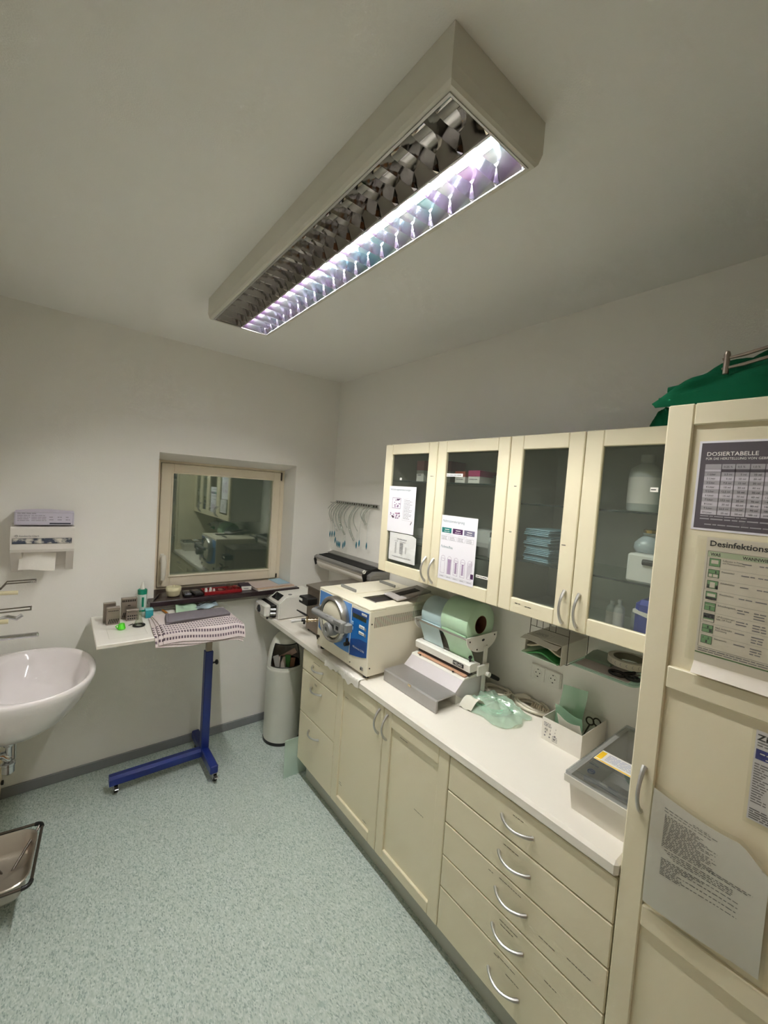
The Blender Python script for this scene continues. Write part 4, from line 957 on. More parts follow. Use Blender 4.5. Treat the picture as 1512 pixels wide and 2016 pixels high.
# ---- white cable coil
Cc = thing('cable_coil', 'white power cables coiled beside the green pouch', 'cable', (-.06, -1.85, T))
CABM = mat('white_cable', (228, 220, 204), .45, var=.04)
def coil(cx, cy, rx, ry, turns, z0, seed):
    r2 = random.Random(seed); pts = []
    for i in range(int(turns * 22)):
        a = 2 * math.pi * i / 22; k = 1 + .10 * math.sin(a * .37 + seed)
        pts.append((min(-.010, cx + rx * k * math.cos(a)), cy + ry * k * math.sin(a), z0 + .004 * (i / 22) + .003 * math.sin(a * 2.3)))
    return pts
obj('coil', MB().tube(coil(-.062, -1.765, .045, .065, 3, T + .008, 1), .0058, 7), CABM, Cc, smooth=60)
obj('coil', MB().tube(coil(-.055, -1.950, .040, .075, 5, T + .008, 2), .0058, 7), CABM, Cc, smooth=60)
b = MB(); b.tube([(-.045, -1.86, T + .02), (-.03, -1.90, T + .035), (-.022, -1.925, T + .032)], [.011, .013, .006], 10); b.tube([(-.05, -1.80, T + .012), (-.04, -1.84, T + .02), (-.045, -1.86, T + .02)], .0045, 7); obj('plug', b, CABM, Cc, smooth=60)
b = MB()
for k in range(7):
    y = -1.965 - .010 * k; b.tube([(-.10 + .006 * k, y, T + .010), (-.075, y - .004, T + .046 + .004 * math.sin(k * 2)), (-.045 + .004 * k, y + .004, T + .018)], .0045, 6)
obj('bunched_cable', b, mat('old_cable', (186, 172, 148), .5), Cc, smooth=60)

# ---- socket
So = thing('double_socket', 'white double wall socket under the wall cabinets', 'socket', (0, -1.98, .998))
obj('plate', MB().box(-.008, 0, -1.905, -2.056, .998, 1.071, .003), WHITEP, So)
for y in (-1.943, -2.018):
    b = MB(); b.box(-.012, -.007, y + .034, y - .034, 1.0, 1.069, .002); it = obj('insert', b, WHITEP, So)
    b = MB(); b.lathe([(.0205, -.0126), (.0195, -.010), (.0001, -.010)], (0, y, 1.0345), 22, 'x'); obj('well', b, mat('socket_shadow', (150, 142, 128), .6), it, recalc=False)
    b = MB(); b.lathe([(.0208, -.0122), (.0208, -.0132), (.0195, -.0132), (.0195, -.0122)], (0, y, 1.0345), 22, 'x'); obj('rim', b, WHITEP, it)
    b = MB()
    for dy in (-.0095, .0095): b.cyl((-.0126, y + dy, 1.0345), (-.010, y + dy, 1.0345), .0028, n=8)
    for dz in (-.017, .017): b.box(-.0128, -.010, y - .003, y + .003, 1.0345 + dz - .002, 1.0345 + dz + .002)
    obj('contacts', b, BLACK, it)

# ---- cardboard box with pouches
Bx = thing('carton', 'open white carton with printed symbols holding sterile pouches', 'box', (-.115, -2.185, T))
CARD = mat('white_card', (226, 222, 212), .6, var=.01)
bx0, bx1, by0, by1, bh = -.225, -.012, -2.100, -2.262, T + .092
b = MB(); t_ = .002
b.box(bx0, bx1, by0, by1, T, T + t_); b.box(bx0, bx0 + t_, by0, by1, T + t_, bh); b.box(bx1 - t_, bx1, by0, by1, T + t_, bh); b.box(bx0 + t_, bx1 - t_, by0, by0 - t_, T + t_, bh); b.box(bx0 + t_, bx1 - t_, by1 + t_, by1, T + t_, bh)
obj('tray', b, CARD, Bx)
FM = MR(bx0 - .0004, by0, T); mb = MB()
for k in range(3): words(mb, FM, .008, .072 - k * .006, .028, .004, rr)
for r_ in range(4):
    for c_ in range(3): rect(mb, FM, .012 + c_ * .020 + .002 * r_, .018 + r_ * .014, .012 + c_ * .020 + .006 + .002 * (r_ % 2), .023 + r_ * .014)
for k in range(4): words(mb, FM, .046, .012 + k * .006, .022, .0035, rr)
text('CE', .012, FM @ Matrix.Translation((.012, .042, 0)), INK, Bx)
obj('print', mb, GREYINK, Bx, smooth=0, recalc=False)
for k, (y, x, h, w_, tl) in enumerate(((-2.150, -.100, .185, .105, .25), (-2.165, -.135, .118, .12, -.35), (-2.19, -.17, .105, .10, -.5))):
    t = thing('sterile_pouch', ('tall flat green pouch standing in the white carton', 'creased green pouch with instruments lying in white carton', 'white-backed green pouch leaning on white carton rim')[k], 'pouch', (x, y, T + t_), 'pouches in the carton')
    def sf(u, v, k=k, y=y, x=x, h=h, w_=w_, tl=tl):
        return (x + tl * .12 * v * h / .1 * .4 + .004 * math.sin(6 * u + k), y + w_ * (.5 - u) * (1 if k == 0 else .95) * 1.0 + .004 * math.sin(5 * v + k), T + .004 + h * v + (.008 * math.sin(4 * u + k) if k else .015 * u) * v)
    obj('film', MB().sheet(sf, 8, 8, .0007), clear('green_pouch_film_b', (.80, .92, .84), gloss=.10, rough=.15, haze=.40, hazecol=(184, 222, 196)) if k < 2 else mat('pouch_paper', (222, 220, 206), .7), t, smooth=60)
In = thing('instrument_rings', 'dark scissor handles sticking up in the white carton', 'scissors', (-.06, -2.235, T + .003))
b = MB(); b.torus((-.075, -2.222, bh - .006), .015, .003, 'x', 20, 8); b.torus((-.052, -2.240, bh - .010), .015, .003, 'x', 20, 8); obj('finger_rings', b, mat('dark_metal', (70, 64, 56), .4, .8), In)
b = MB(); b.cyl((-.075, -2.222, bh - .021), (-.085, -2.20, T + .003), .003); b.cyl((-.052, -2.240, bh - .025), (-.07, -2.22, T + .003), .003); obj('shanks', b, mat('dark_metal', (70, 64, 56), .4, .8), In)

# ---- storage box with a clear lid
Lb = thing('storage_box', 'white plastic storage box with smoky clear lid', 'box', (-.28, -2.445, T))
lx0, lx1, ly0, ly1, lz = -.508, -.060, -2.357, -2.532, .985
b = MB()
n0 = [(lx0 + .012, ly0 - .008), (lx1 - .012, ly0 - .008), (lx1 - .012, ly1 + .006), (lx0 + .012, ly1 + .006)]; n1 = [(lx0, ly0), (lx1, ly0), (lx1, ly1), (lx0, ly1)]
def shr(q, d): return [(q[0][0] + d, q[0][1] - d), (q[1][0] - d, q[1][1] - d), (q[2][0] - d, q[2][1] + d), (q[3][0] + d, q[3][1] + d)]
L_ = [[(x, y, T) for x, y in n0], [(x, y, lz - .022) for x, y in n1], [(x, y, lz - .022) for x, y in shr(n1, -.012)], [(x, y, lz) for x, y in shr(n1, -.013)], [(x, y, lz) for x, y in shr(n1, .0015)], [(x, y, T + .003) for x, y in shr(n0, .0025)]]
L_[2] = [(x, max(y, -2.540), z) for x, y, z in L_[2]]; L_[3] = [(x, max(y, -2.540), z) for x, y, z in L_[3]]
b.add(sum(L_, []), [(i * 4 + k, i * 4 + (k + 1) % 4, (i + 1) * 4 + (k + 1) % 4, (i + 1) * 4 + k) for i in range(5) for k in range(4)] + [(0, 1, 2, 3), (20, 21, 22, 23)])
obj('tub', b, mat('tub_white', (222, 217, 206), .4, var=.01), Lb, smooth=0)
SMOKE = clear('smoky_lid', (.72, .74, .76), gloss=.10, rough=.05, haze=.12, hazecol=(150, 152, 158))
b = MB(); e = [(lx0 - .010, ly0 + .010), (lx1 + .010, ly0 + .010), (lx1 + .010, -2.5405), (lx0 - .010, -2.5405)]
L_ = [[(x, y, lz + .001) for x, y in e], [(x, y, lz + .012) for x, y in e], [(x, y, lz + .016) for x, y in shr(e, .006)], [(x, y, lz + .016) for x, y in shr(e, .020)], [(x, y, lz + .010) for x, y in shr(e, .026)]]
b.add(sum(L_, []), [(i * 4 + k, i * 4 + (k + 1) % 4, (i + 1) * 4 + (k + 1) % 4, (i + 1) * 4 + k) for i in range(4) for k in range(4)] + [(16, 17, 18, 19)])
lid = obj('lid', b, SMOKE, Lb, smooth=0)
MT = Matrix.Translation((0, 0, lz + .0175)) @ Matrix(((0, 1, 0, 0), (-1, 0, 0, 0), (0, 0, 1, 0), (0, 0, 0, 1)))   # text x -> -y, text y -> +x
b = MB(); b.box(-.385, -.312, -2.372, -2.535, lz + .0165, lz + .0172); st = obj('sticker', b, LAB, lid)
b = MB(); b.box(-.372, -.320, -2.374, -2.390, lz + .0172, lz + .0176); b.box(-.3835, -.378, -2.374, -2.53, lz + .0172, lz + .0176); obj('yellow_print', b, mat('sticker_yellow', (242, 196, 40), .5), st)
mb = MB()
for k in range(7): words(mb, MT, 2.398, -.325 - k * .0068, .13, .0045, rr)
obj('text_lines', mb, mat('sticker_blue', (150, 160, 190), .6), st, smooth=0, recalc=False)
b = MB(); b.torus((-.462, -2.40, lz + .0165), .012, .0011, 'z', 22, 6, .8); obj('oval_logo', b, mat('logo_navy', (30, 44, 72), .5), lid)
mb = MB(); words(mb, MT, 2.394, -.464, .014, .006, rr, True); obj('logo_print', mb, MATS['logo_navy'], lid, smooth=0, recalc=False)
mb = MB(); words(mb, MT, 2.376, -.425, .03, .004, rr); obj('text_lines', mb, MATS['logo_navy'], lid, smooth=0, recalc=False)
b = MB(); b.tube([(-.505, -2.40, lz + .014), (-.505, -2.44, lz + .020), (-.505, -2.50, lz + .020), (-.500, -2.522, lz + .014)], .008, 8); obj('clip', b, SMOKE, Lb)
tag(obj('glass_dish', MB().lathe([(.0001, .002), (.03, .002), (.034, .006), (.034, .035), (.030, .035), (.030, .008), (.0001, .008)], (-.20, -2.44, T + .003), 4), clear('shelf_glass', (.62, .74, .70))), 'small glass dish seen inside the storage box', 'dish')

# ---- paper towel over the worktop edge
def tf(u, v):
    y = -.985 - .335 * u; e = .006 * math.sin(17 * u) + .004 * math.sin(31 * u)
    s = v * (.088 + .010 * math.sin(9 * u + 1) + .005 * math.sin(37 * u))
    x = -.540 - s + e * v
    edge = -.592
    if x > edge: return (x, y, T + .0022 + .0022 * math.sin(13 * u + 3 * v) ** 2)
    d = edge - x
    return (edge - .0022 - .001 * math.sin(19 * u), y, T + .002 - d - .002)
tag(obj('paper_towel', MB().sheet(tf, 40, 14, .0016), mat('tissue_white', (240, 236, 228), .9, var=.02, scale=60, bump=.5, bscale=350), smooth=60), 'white paper towel strip lying along the worktop front edge', 'paper towel')

# ================================================================= UNDER THE WALL CABINETS
GZ = 1.225
gs = thing('glass_shelf', 'small glass shelf under the wall cabinet by the tall cupboard', 'shelf', (-.12, -2.31, GZ))
n = 6; p = [(-.012, -2.190), (-.232, -2.190)] + [(-.232 + .03 * (1 - math.cos(a)), -2.395 - .03 * math.sin(a)) for a in [math.pi / 2 * i / n for i in range(n + 1)]] + [(-.012, -2.425)]
obj('plate', MB().prism(p, GZ - .006, GZ, 'z'), clear('shelf_glass_green', (.70, .86, .80), gloss=.12, rough=.02), gs, smooth=0)
for y in (-2.205, -2.40): obj('bracket', MB().box(-.011, -.001, y, y - .01, GZ - .012, GZ + .008), ALU, gs)
lb = GZ + .0005
tag(obj('leaflet', MB().box(-.220, -.10, -2.205, -2.395, lb, lb + .0012), mat('pinkish_leaflet', (196, 186, 186), .6)), 'pale leaflet lying flat on the glass shelf', 'paper')
tag(obj('pouch_pack', MB().prism([(-.135, lb + .0015), (-.135, lb + .012), (-.07, lb + .022), (-.03, lb + .018), (-.03, lb + .0015)], -2.205, -2.30, 'y'), mat('pouch_pack_green', (128, 148, 128), .35, var=.1, coat=.3)), 'flat greenish packet under the tape on glass shelf', 'packet')
tp = thing('tape_roll', 'roll of white indicator tape on the glass shelf', 'tape', (-.090, -2.345, lb))
tz = lb + .022
obj('tape', MB().lathe([(.052, tz), (.070, tz), (.070, tz + .024), (.052, tz + .024), (.052, tz)], (-.090, -2.345, 0), 40), mat('tape_cream', (206, 200, 184), .6, var=.03), tp, smooth=40)
obj('core', MB().lathe([(.052, tz - .0005), (.049, tz - .0005), (.049, tz + .0245), (.052, tz + .0245)], (-.090, -2.345, 0), 36), mat('tape_core', (120, 112, 96), .8), tp)
mb = MB()
for k in range(9):
    a = math.pi * (.62 + .09 * k); R = .0705
    for s_ in (1, -1):
        a2 = a + .06; mb.add([(-.090 + R * math.cos(q), -2.345 + R * math.sin(q), z) for q, z in ((a, tz + .012), (a + .02, tz + .012), (a2 + .02, tz + .012 + s_ * .006), (a2, tz + .012 + s_ * .006))], [(0, 1, 2, 3)])
obj('arrow_print', mb, GREYINK, tp, smooth=0, recalc=False)
sc_ = thing('scissors', 'black handled scissors on the front of the glass shelf', 'scissors', (-.17, -2.36, lb))
b = MB(); b.torus((-.185, -2.345, lb + .008), .020, .0055, 'z', 22, 8, 1.3); b.torus((-.180, -2.395, lb + .008), .018, .0055, 'z', 22, 8, 1.2); b.tube([(-.165, -2.36, lb + .008), (-.140, -2.372, lb + .008), (-.12, -2.38, lb + .008)], .006, 8); obj('handles', b, BLACK, sc_)
b = MB(); b.prism([(-.125, -2.374), (-.125, -2.388), (-.04, -2.398), (-.04, -2.394)], lb + .006, lb + .009, 'z'); obj('blade', b, STEEL, sc_)
rk = thing('wire_rack', 'thin dark wire rack hung under the wall cabinet', 'rack', (-.12, -2.08, 1.2))
b = MB(); WR = mat('dark_wire', (74, 68, 58), .5, .5)
for y in (-1.995, -2.165):
    for x in (-.20, -.03): b.cyl((x, y, 1.196), (x, y, 1.3885), .0014, n=6)
for k in range(7):
    y = -1.995 - .0283 * k; b.cyl((-.20, y, 1.196), (-.03, y, 1.196), .0014, n=6)
    if k < 5: b.cyl((-.20, y, 1.31), (-.20, y, 1.3885), .0012, n=6)
for x in (-.20, -.03): b.cyl((x, -1.995, 1.196), (x, -2.165, 1.196), .0014, n=6)
b.cyl((-.20, -1.995, 1.36), (-.20, -2.165, 1.36), .0012, n=6); b.cyl((-.20, -1.995, 1.31), (-.20, -2.165, 1.31), .0012, n=6)
obj('wires', b, WR, rk)
Gb = thing('glove_carton', 'torn white carton with green packs in the wire rack', 'box', (-.13, -2.08, 1.1985))
g0, g1, gy0, gy1, gz0, gz1 = -.240, -.028, -2.000, -2.160, 1.1985, 1.279
b = MB(); t_ = .0018
b.box(g0, g1, gy0, gy1, gz0, gz0 + t_); b.box(g0 + .004, g1, gy0, gy1, gz1 - t_, gz1); b.box(g0, g1, gy0, gy0 - t_, gz0 + t_, gz1 - t_); b.box(g0, g1, gy1 + t_, gy1, gz0 + t_, gz1 - t_); b.box(g1 - t_, g1, gy0 - t_, gy1 + t_, gz0 + t_, gz1 - t_)
obj('sleeve', b, CARD, Gb)
obj('torn_flap', MB().sheet(lambda u, v: (g0 + .006 - .030 * v, gy0 + .006 - .16 * u + .004 * v, gz1 - .004 - .012 * v + .004 * math.sin(6 * u)), 12, 4, .0014), CARD, Gb, smooth=60)
mb = MB(); MTG = Matrix.Translation((0, 0, gz1 + .0004)) @ Matrix(((0, 1, 0, 0), (-1, 0, 0, 0), (0, 0, 1, 0), (0, 0, 0, 1)))
for k in range(3): words(mb, MTG, 2.02, -.20 + k * .012, .05, .006, rr)
frame_lines(mb, MTG, 2.012, -.21, 2.085, -.155, .0008); obj('print', mb, GREYINK, Gb, smooth=0, recalc=False)
for k, (z, col, lab) in enumerate(((gz0 + .006, (70, 150, 84), 'lower green pack poking out of the torn carton'), (gz0 + .034, (214, 206, 180), 'upper cream pack inside the torn carton'))):
    n_ = 'green_pack_film' if k == 0 else 'cream_pack'
    tag(obj('sterile_pack', MB().sheet(lambda u, v, k=k, z=z: (g0 + (-.012 if k == 0 else .006) + .18 * v, gy0 - .006 - .148 * u, z + (.012 - .012 * math.cos(6.28 * u)) * (.9 - .3 * v)), 14, 6, .006), mat(n_, col, .4, var=.1), smooth=60), lab, 'packet', 'packs in the torn carton')
tag(obj('green_leaf_pack', MB().sheet(lambda u, v: (g0 - .020 + .10 * v, gy0 + .004 - .155 * u, gz0 + .004 + .020 * v * (1 - u) + .003), 8, 4, .0012), mat('mint_paper', (206, 232, 206), .5)), 'mint paper corner sagging out of the torn carton', 'packet')

# ================================================================= INSIDE THE WALL CABINETS
zz = 1.598; 
TOW = mat('blue_cotton', (136, 168, 182), .9, var=.08, scale=60, bump=.5, bscale=700)
order = ['bottom', 'second', 'third', 'fourth', 'fifth', 'sixth', 'seventh', 'eighth', 'ninth', 'top']
for k in range(10):
    h = .0125; z = zz + .0006 + k * (h + .0004); dx = .004 * math.sin(k * 2.1); dy = .006 * math.sin(k * 1.7)
    prof = [(-.305 + dx, z + h / 2)] + [(-.300 + dx, z), (-.13 + dx, z), (-.13 + dx, z + h), (-.300 + dx, z + h)]
    b = MB(); b.box(-.305 + dx, -.12, -1.995 + dy, -2.105 + dy, z, z + h * .46, .003); b.box(-.303 + dx, -.12, -1.996 + dy, -2.103 + dy, z + h * .5, z + h, .003)
    tag(obj('folded_cloth', b, TOW), 'folded pale blue cloth, %s of the stack behind glass' % (order[k] if k in (0, 9) else order[k] + ' from the bottom'), 'cloth', 'folded blue cloths in the cabinet')
def carton(label, x0, x1, y0, y1, z, h, cols, cat='box', name='medicine_box', group='boxes behind the glass doors'):
    t = thing(name, label, cat, ((x0 + x1) / 2, (y0 + y1) / 2, z), group)
    obj('carton', MB().box(x0, x1, y0, y1, z + .0004, z + h, .0015), mat('box_' + cols[0], cols[1], .5, var=.03), t)
    obj('colour_panel', MB().box(x0 - .0006, x1 + .0, y0 + .0005, y1 - .0005, z + h * .55, z + h + .0006), mat('box_' + cols[2], cols[3], .5), t)
    mb = MB(); words(mb, MR(x0 - .001, y0 - .008, z + h * .3), 0, 0, abs(y1 - y0) * .7, h * .08, rr); obj('print', mb, GREYINK, t, smooth=0, recalc=False)
carton('white and rose box on the top shelf, first glass door', -.25, -.10, -1.262, -1.318, 1.90, .115, ('white', (214, 212, 206), 'rose', (176, 120, 130)))
carton('tall maroon-topped box at back of the top shelf, first door', -.16, -.04, -1.375, -1.43, 1.90, .12, ('grey', (150, 144, 142), 'maroon', (116, 44, 66)))
carton('white box with red top on the top shelf, second door', -.30, -.15, -1.590, -1.652, 1.90, .055, ('white', (214, 212, 206), 'redtop', (150, 66, 54)))
carton('white and magenta box on the top shelf, second door', -.30, -.14, -1.672, -1.738, 1.90, .060, ('white', (214, 212, 206), 'magenta', (160, 30, 92)))
carton('grey flat box low on the shelf, first glass door', -.28, -.06, -1.33, -1.45, 1.57, .08, ('palegrey', (168, 170, 166), 'palegrey2', (190, 192, 188)))
carton('pale flat box on the middle shelf, second glass door', -.26, -.06, -1.60, -1.79, 1.57, .11, ('palegrey', (168, 170, 166), 'palegrey2', (190, 192, 188)))
tag(obj('dark_bowl', MB().lathe([(.02, 0), (.05, .012), (.07, .04), (.067, .04), (.047, .015), (.0001, .006)], (-.2, -1.82, 1.9004), 24, cap0=True), BLACK), 'black bowl on the top shelf, second door', 'bowl')
for k, (y, x, lab) in enumerate(((-1.822, -.26, 'clear jar at the right of the middle shelf, second door'), (-1.86, -.17, 'clear jar at the back of the middle shelf, second door'))):
    t = thing('glass_jar', lab, 'jar', (x, y, 1.57), 'jars behind the second glass door')
    obj('jar', MB().lathe([(.0001, .001), (.026, .001), (.028, .006), (.028, .085), (.022, .095)], (x, y, 1.57), 22), mat('jar_milky', (190, 194, 190), .3), t, smooth=50)
    obj('lid', MB().lathe([(.024, .094), (.024, .115), (.0001, .115)], (x, y, 1.57), 20, cap0=True), mat('lid_grey', (90, 92, 92), .4), t)
# second unit
def bottle(label, x, y, z, R, h, col, sx=1.0):
    t = thing('plastic_bottle', label, 'bottle', (x, y, z), 'bottles behind the glass doors')
    obj('bottle', MB().lathe([(.0001, .001), (R * .9, .001), (R, .008), (R, h * .68), (R * .9, h * .76), (R * .35, h * .86), (R * .35, h * .90)], (x, y, z), 26, sx=sx), mat('bottle_' + col[0], col[1], .35, var=.02), t, smooth=50)
    obj('cap', MB().lathe([(R * .42, h * .88), (R * .42, h), (.0001, h)], (x, y, z), 20, cap0=True), mat('bottle_cap', (206, 208, 206), .4), t)
    n = 14; a0, a1 = math.pi * .62, math.pi * 1.38; vs = []
    for i in range(n + 1):
        a = a0 + (a1 - a0) * i / n
        for zz_ in (h * .14, h * .60): vs.append((x + (R + .0008) * math.cos(a) * sx, y + (R + .0008) * math.sin(a), z + zz_))
    lb_ = obj('label_wrap', MB().add(vs, [(i * 2, i * 2 + 2, i * 2 + 3, i * 2 + 1) for i in range(n)]), LAB, t, smooth=60)
    return t
bottle('large white bottle with a printed label behind fourth door', -.215, -2.385, 1.828, .052, .195, ('white', (205, 210, 208)), 1.0)
bottle('small teal bottle at the right of the top shelf, fourth door', -.245, -2.475, 1.828, .028, .135, ('teal', (96, 150, 140)))
wb = thing('plastic_bin', 'white plastic bin with an oval grip hole, fourth door', 'box', (-.22, -2.46, 1.598))
b = MB(); b.box(-.325, -.10, -2.390, -2.523, 1.5985, 1.692, .006); obj('bin', b, mat('bin_white', (226, 228, 224), .35), wb)
b = MB(); b.cyl((-.3262, -2.437, 1.668), (-.3262, -2.520, 1.668), .0095, n=12); obj('grip_hole', b, BLACK, wb)
jr = thing('gold_lid_jar', 'bulging bag with a gold cap on the white bin', 'jar', (-.24, -2.42, 1.6925))
obj('bag', MB().lathe([(.0001, 0), (.036, .001), (.044, .014), (.042, .032), (.028, .048), (.018, .056), (.02, .066), (.0001, .067)], (-.25, -2.425, 1.6928), 24), mat('cloudy_bag', (176, 190, 196), .25, coat=.4), jr, smooth=60)
obj('cap', MB().lathe([(.019, .060), (.019, .076), (.015, .079), (.0001, .079)], (-.25, -2.425, 1.6928), 22, cap0=True), mat('gold', (206, 176, 90), .2, 1.0), jr, smooth=40)
bb = thing('blue_bottle_crate', 'blue plastic pack with a white band at cabinet bottom', 'box', (-.24, -2.47, zu0 + .016))
b = MB(); b.box(-.325, -.14, -2.425, -2.522, 1.4058, 1.545, .015); obj('pack', b, mat('royal_blue', (30, 50, 150), .4), bb)
obj('white_band', MB().prism([(-2.423, 1.502), (-2.5235, 1.480), (-2.5235, 1.500), (-2.423, 1.512)], -.3262, -.139, 'x'), LAB, bb)
for k, (y, x, h, lab) in enumerate(((-2.318, -.22, .095, 'small white bottle at cabinet bottom, left of blue pack'), (-2.355, -.25, .11, 'white bottle at cabinet bottom, right next to blue pack'), (-2.388, -.18, .10, 'dim white bottle at cabinet bottom behind blue pack'))):
    bottle(lab, x, y, zu0 + .0165, .017, h, ('white', (205, 210, 208)))
tag(obj('white_bag', bundle((-.20, -2.145, 1.8285), .06, .032, .04, 4, 28, 10), mat('crinkly_white', (196, 198, 194), .5), smooth=70), 'crumpled white bag on the top shelf, third door', 'bag')

# ================================================================= BIN, GLASS PLATE
bn = thing('swing_bin', 'tall white round-topped waste bin under the worktop end', 'bin', (-.485, -.270, 0))
BC = (-.485, -.270, 0); R = .128
BINM = mat('bin_white_enamel', (222, 222, 212), .38, var=.01)
obj('drum', MB().lathe([(.0001, .018), (R * .985, .018), (R, .03), (R, .52), (R * 1.012, .525), (R * 1.012, .538), (R * .99, .542)], BC, 48), BINM, bn, smooth=40)
obj('base_ring', MB().lathe([(R * .9, 0), (R * 1.01, 0), (R * 1.012, .02), (R * .98, .022), (.0001, .022)], BC, 48), BLACK, bn, smooth=40)
# dome with an opening facing the room (angle around pi + toward -y)
n, m = 64, 18; vs = []; fs = []
a_c = math.radians(246)
def dome(a, v):   # v 0..1
    ph = v * math.pi / 2
    return (BC[0] + R * .985 * math.cos(a) * math.cos(ph) ** .75, BC[1] + R * .985 * math.sin(a) * math.cos(ph) ** .75, .542 + .245 * math.sin(ph))
for j in range(m + 1):
    for i in range(n): vs.append(dome(2 * math.pi * i / n, j / m))
def in_open(i, j):
    d = (2 * math.pi * (i + .5) / n - a_c + math.pi) % (2 * math.pi) - math.pi
    return abs(d) < math.radians(50.6) and 1 / m < (j + .5) / m < 9 / m
for j in range(m):
    for i in range(n):
        if not in_open(i, j): fs.append((j * n + i, j * n + (i + 1) % n, (j + 1) * n + (i + 1) % n, (j + 1) * n + i))
obj('dome', MB().add(vs, fs), BINM, bn, smooth=60)
path = []
av0, av1 = a_c - math.radians(50.6), a_c + math.radians(50.6); v0, v1 = 1.0 / m, 9.0 / m
for q in range(12): path.append(dome(av0 + (av1 - av0) * q / 12, v0))
for q in range(8): path.append(dome(av1, v0 + (v1 - v0) * q / 8))
for q in range(12): path.append(dome(av1 + (av0 - av1) * q / 12, v1))
for q in range(8): path.append(dome(av0, v1 + (v0 - v1) * q / 8))
obj('opening_seal', MB().tube(path, .0035, 6, closed=True), BLACK, bn)
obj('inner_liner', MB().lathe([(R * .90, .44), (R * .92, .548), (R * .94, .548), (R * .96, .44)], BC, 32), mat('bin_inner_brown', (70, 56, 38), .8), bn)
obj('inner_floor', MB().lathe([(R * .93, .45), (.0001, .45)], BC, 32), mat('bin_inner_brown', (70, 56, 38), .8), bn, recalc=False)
def waste(label, M, size, m, name='waste_paper'):
    tag(obj(name, MB(M).box(-size[0], size[0], -size[1], size[1], -size[2], size[2], .002), m), label, 'rubbish', 'rubbish in the white bin')
Rz = Matrix.Rotation(math.radians(246 - 180), 4, 'Z')
for (dr_, tn, z), rt, sz, m_, lab in (((.055, .012, .572), .05, (.003, .020, .055), mat('waste_green', (66, 128, 62), .6), 'green wrapper in the opening of the white bin'),
                       ((.062, -.020, .562), -.1, (.003, .022, .055), mat('waste_white', (196, 188, 176), .7), 'white wrapper next to green one in the bin'),
                       ((.035, .015, .622), 1.05, (.003, .020, .062), mat('waste_pink', (190, 160, 146), .7), 'pinkish carton strip slanting across the bin opening'),
                       ((.050, -.058, .575), -.25, (.003, .020, .05), mat('waste_grey', (160, 158, 150), .7), 'grey paper at the left of the bin opening'),
                       ((.050, .048, .56), .1, (.003, .016, .045), mat('waste_tan', (150, 110, 84), .7), 'brown wrapper at the right of the bin opening')):
    ca_, sa_ = math.cos(math.radians(246)), math.sin(math.radians(246))
    waste(lab, Matrix.Translation((BC[0] + ca_ * dr_ - sa_ * tn, BC[1] + sa_ * dr_ + ca_ * tn, z)) @ Rz @ Matrix.Rotation(rt, 4, 'X'), sz, m_)
tag(obj('black_stick', MB().tube([(-.545, -.318, .50), (-.548, -.322, .58), (-.540, -.322, .625)], [.003, .003, .010], 8), BLACK), 'thin black stick standing in the white bin opening', 'rubbish', 'rubbish in the white bin')
gp = MB(); gp.M = Matrix.Translation((-.60, -.690, 0))
gp.box(-.060, .10, -.003, .003, .001, .245, .001)
tag(obj('acrylic_plate', gp, clear('mint_acrylic', (.92, .97, .94), gloss=.05, rough=.15, haze=.45, hazecol=(222, 242, 230))), 'frosted mint green plate standing between bin and drawers', 'plate')

# ================================================================= OVERBED TABLE
Tb = thing('wheeled_table', 'height-adjustable wheeled table with white top and blue stand', 'table', (-1.022, -.27, 0))
BLUEM = mat('blue_powder_coat', (16, 36, 112), .34, coat=.1, var=.03)
tz0, tz1 = .955, .975; qx0, qx1, qy0, qy1 = -1.632, -.955, -.034, -.536
obj('top', MB().box(qx0, qx1, qy1, qy0, tz0, tz1, .002), mat('table_white', (236, 232, 224), .35), Tb)
obj('edge_band', MB().box(qx0 - .0008, qx1 + .0008, qy1 - .0008, qy0 + .0008, tz0 + .002, tz1 - .003), mat('table_edge', (226, 220, 208), .45), Tb)
b = MB()
mbp = MB(); Fp = Matrix.Translation((0, 0, tz1 + .0004)); frame_lines(mbp, Fp, -1.575, -.46, -1.40, -.30, .0012)
obj('pencil_outline', mbp, mat('faint_line', (190, 184, 172), .6), Tb, smooth=0, recalc=False)
col = obj('outer_column', MB().box(-1.046, -.998, -.294, -.246, .100, .742, .004), BLUEM, Tb)
obj('inner_column', MB().box(-1.039, -1.005, -.287, -.253, .70, tz0, .003), mat('worn_steel', (150, 140, 128), .35, .8, var=.15, scale=30), Tb)
obj('top_bracket', MB().box(-1.20, -.985, -.36, -.18, tz0 - .012, tz0, .002), GREYM, Tb)
b = MB(); b.cyl((-.998, -.27, .655), (-.975, -.27, .655), .006); b.lathe([(.008, 0), (.016, .004), (.016, .014), (.010, .018), (.0001, .018)], (-.978, -.27, .655), 14, 'x'); obj('clamp_knob', b, BLACK, Tb)
obj('cross_foot', MB().box(-1.046, -.998, -.500, -.055, .057, .108, .006), BLUEM, Tb)
obj('long_foot', MB().prism([(-.296, .057), (-.296, .092), (-.284, .108), (-.256, .108), (-.244, .092), (-.244, .057)], -1.535, -1.044, 'x'), BLUEM, Tb, smooth=20)
for x, y in ((-1.500, -.270), (-1.012, -.475), (-1.022, -.085)):
    b = MB(); b.box(x - .014, x - .010, y - .012, y + .020, .018, .052); b.box(x + .010, x + .014, y - .012, y + .020, .018, .052); b.box(x - .016, x + .016, y - .014, y + .022, .050, .057); b.box(x - .011, x + .011, y - .045, y - .012, .036, .041, .002)
    c = obj('caster', b, STEEL, Tb)
    b = MB(); b.cyl((x - .009, y - .0, .022), (x + .009, y, .022), .022, n=20); obj('wheel', b, BLACK, c)

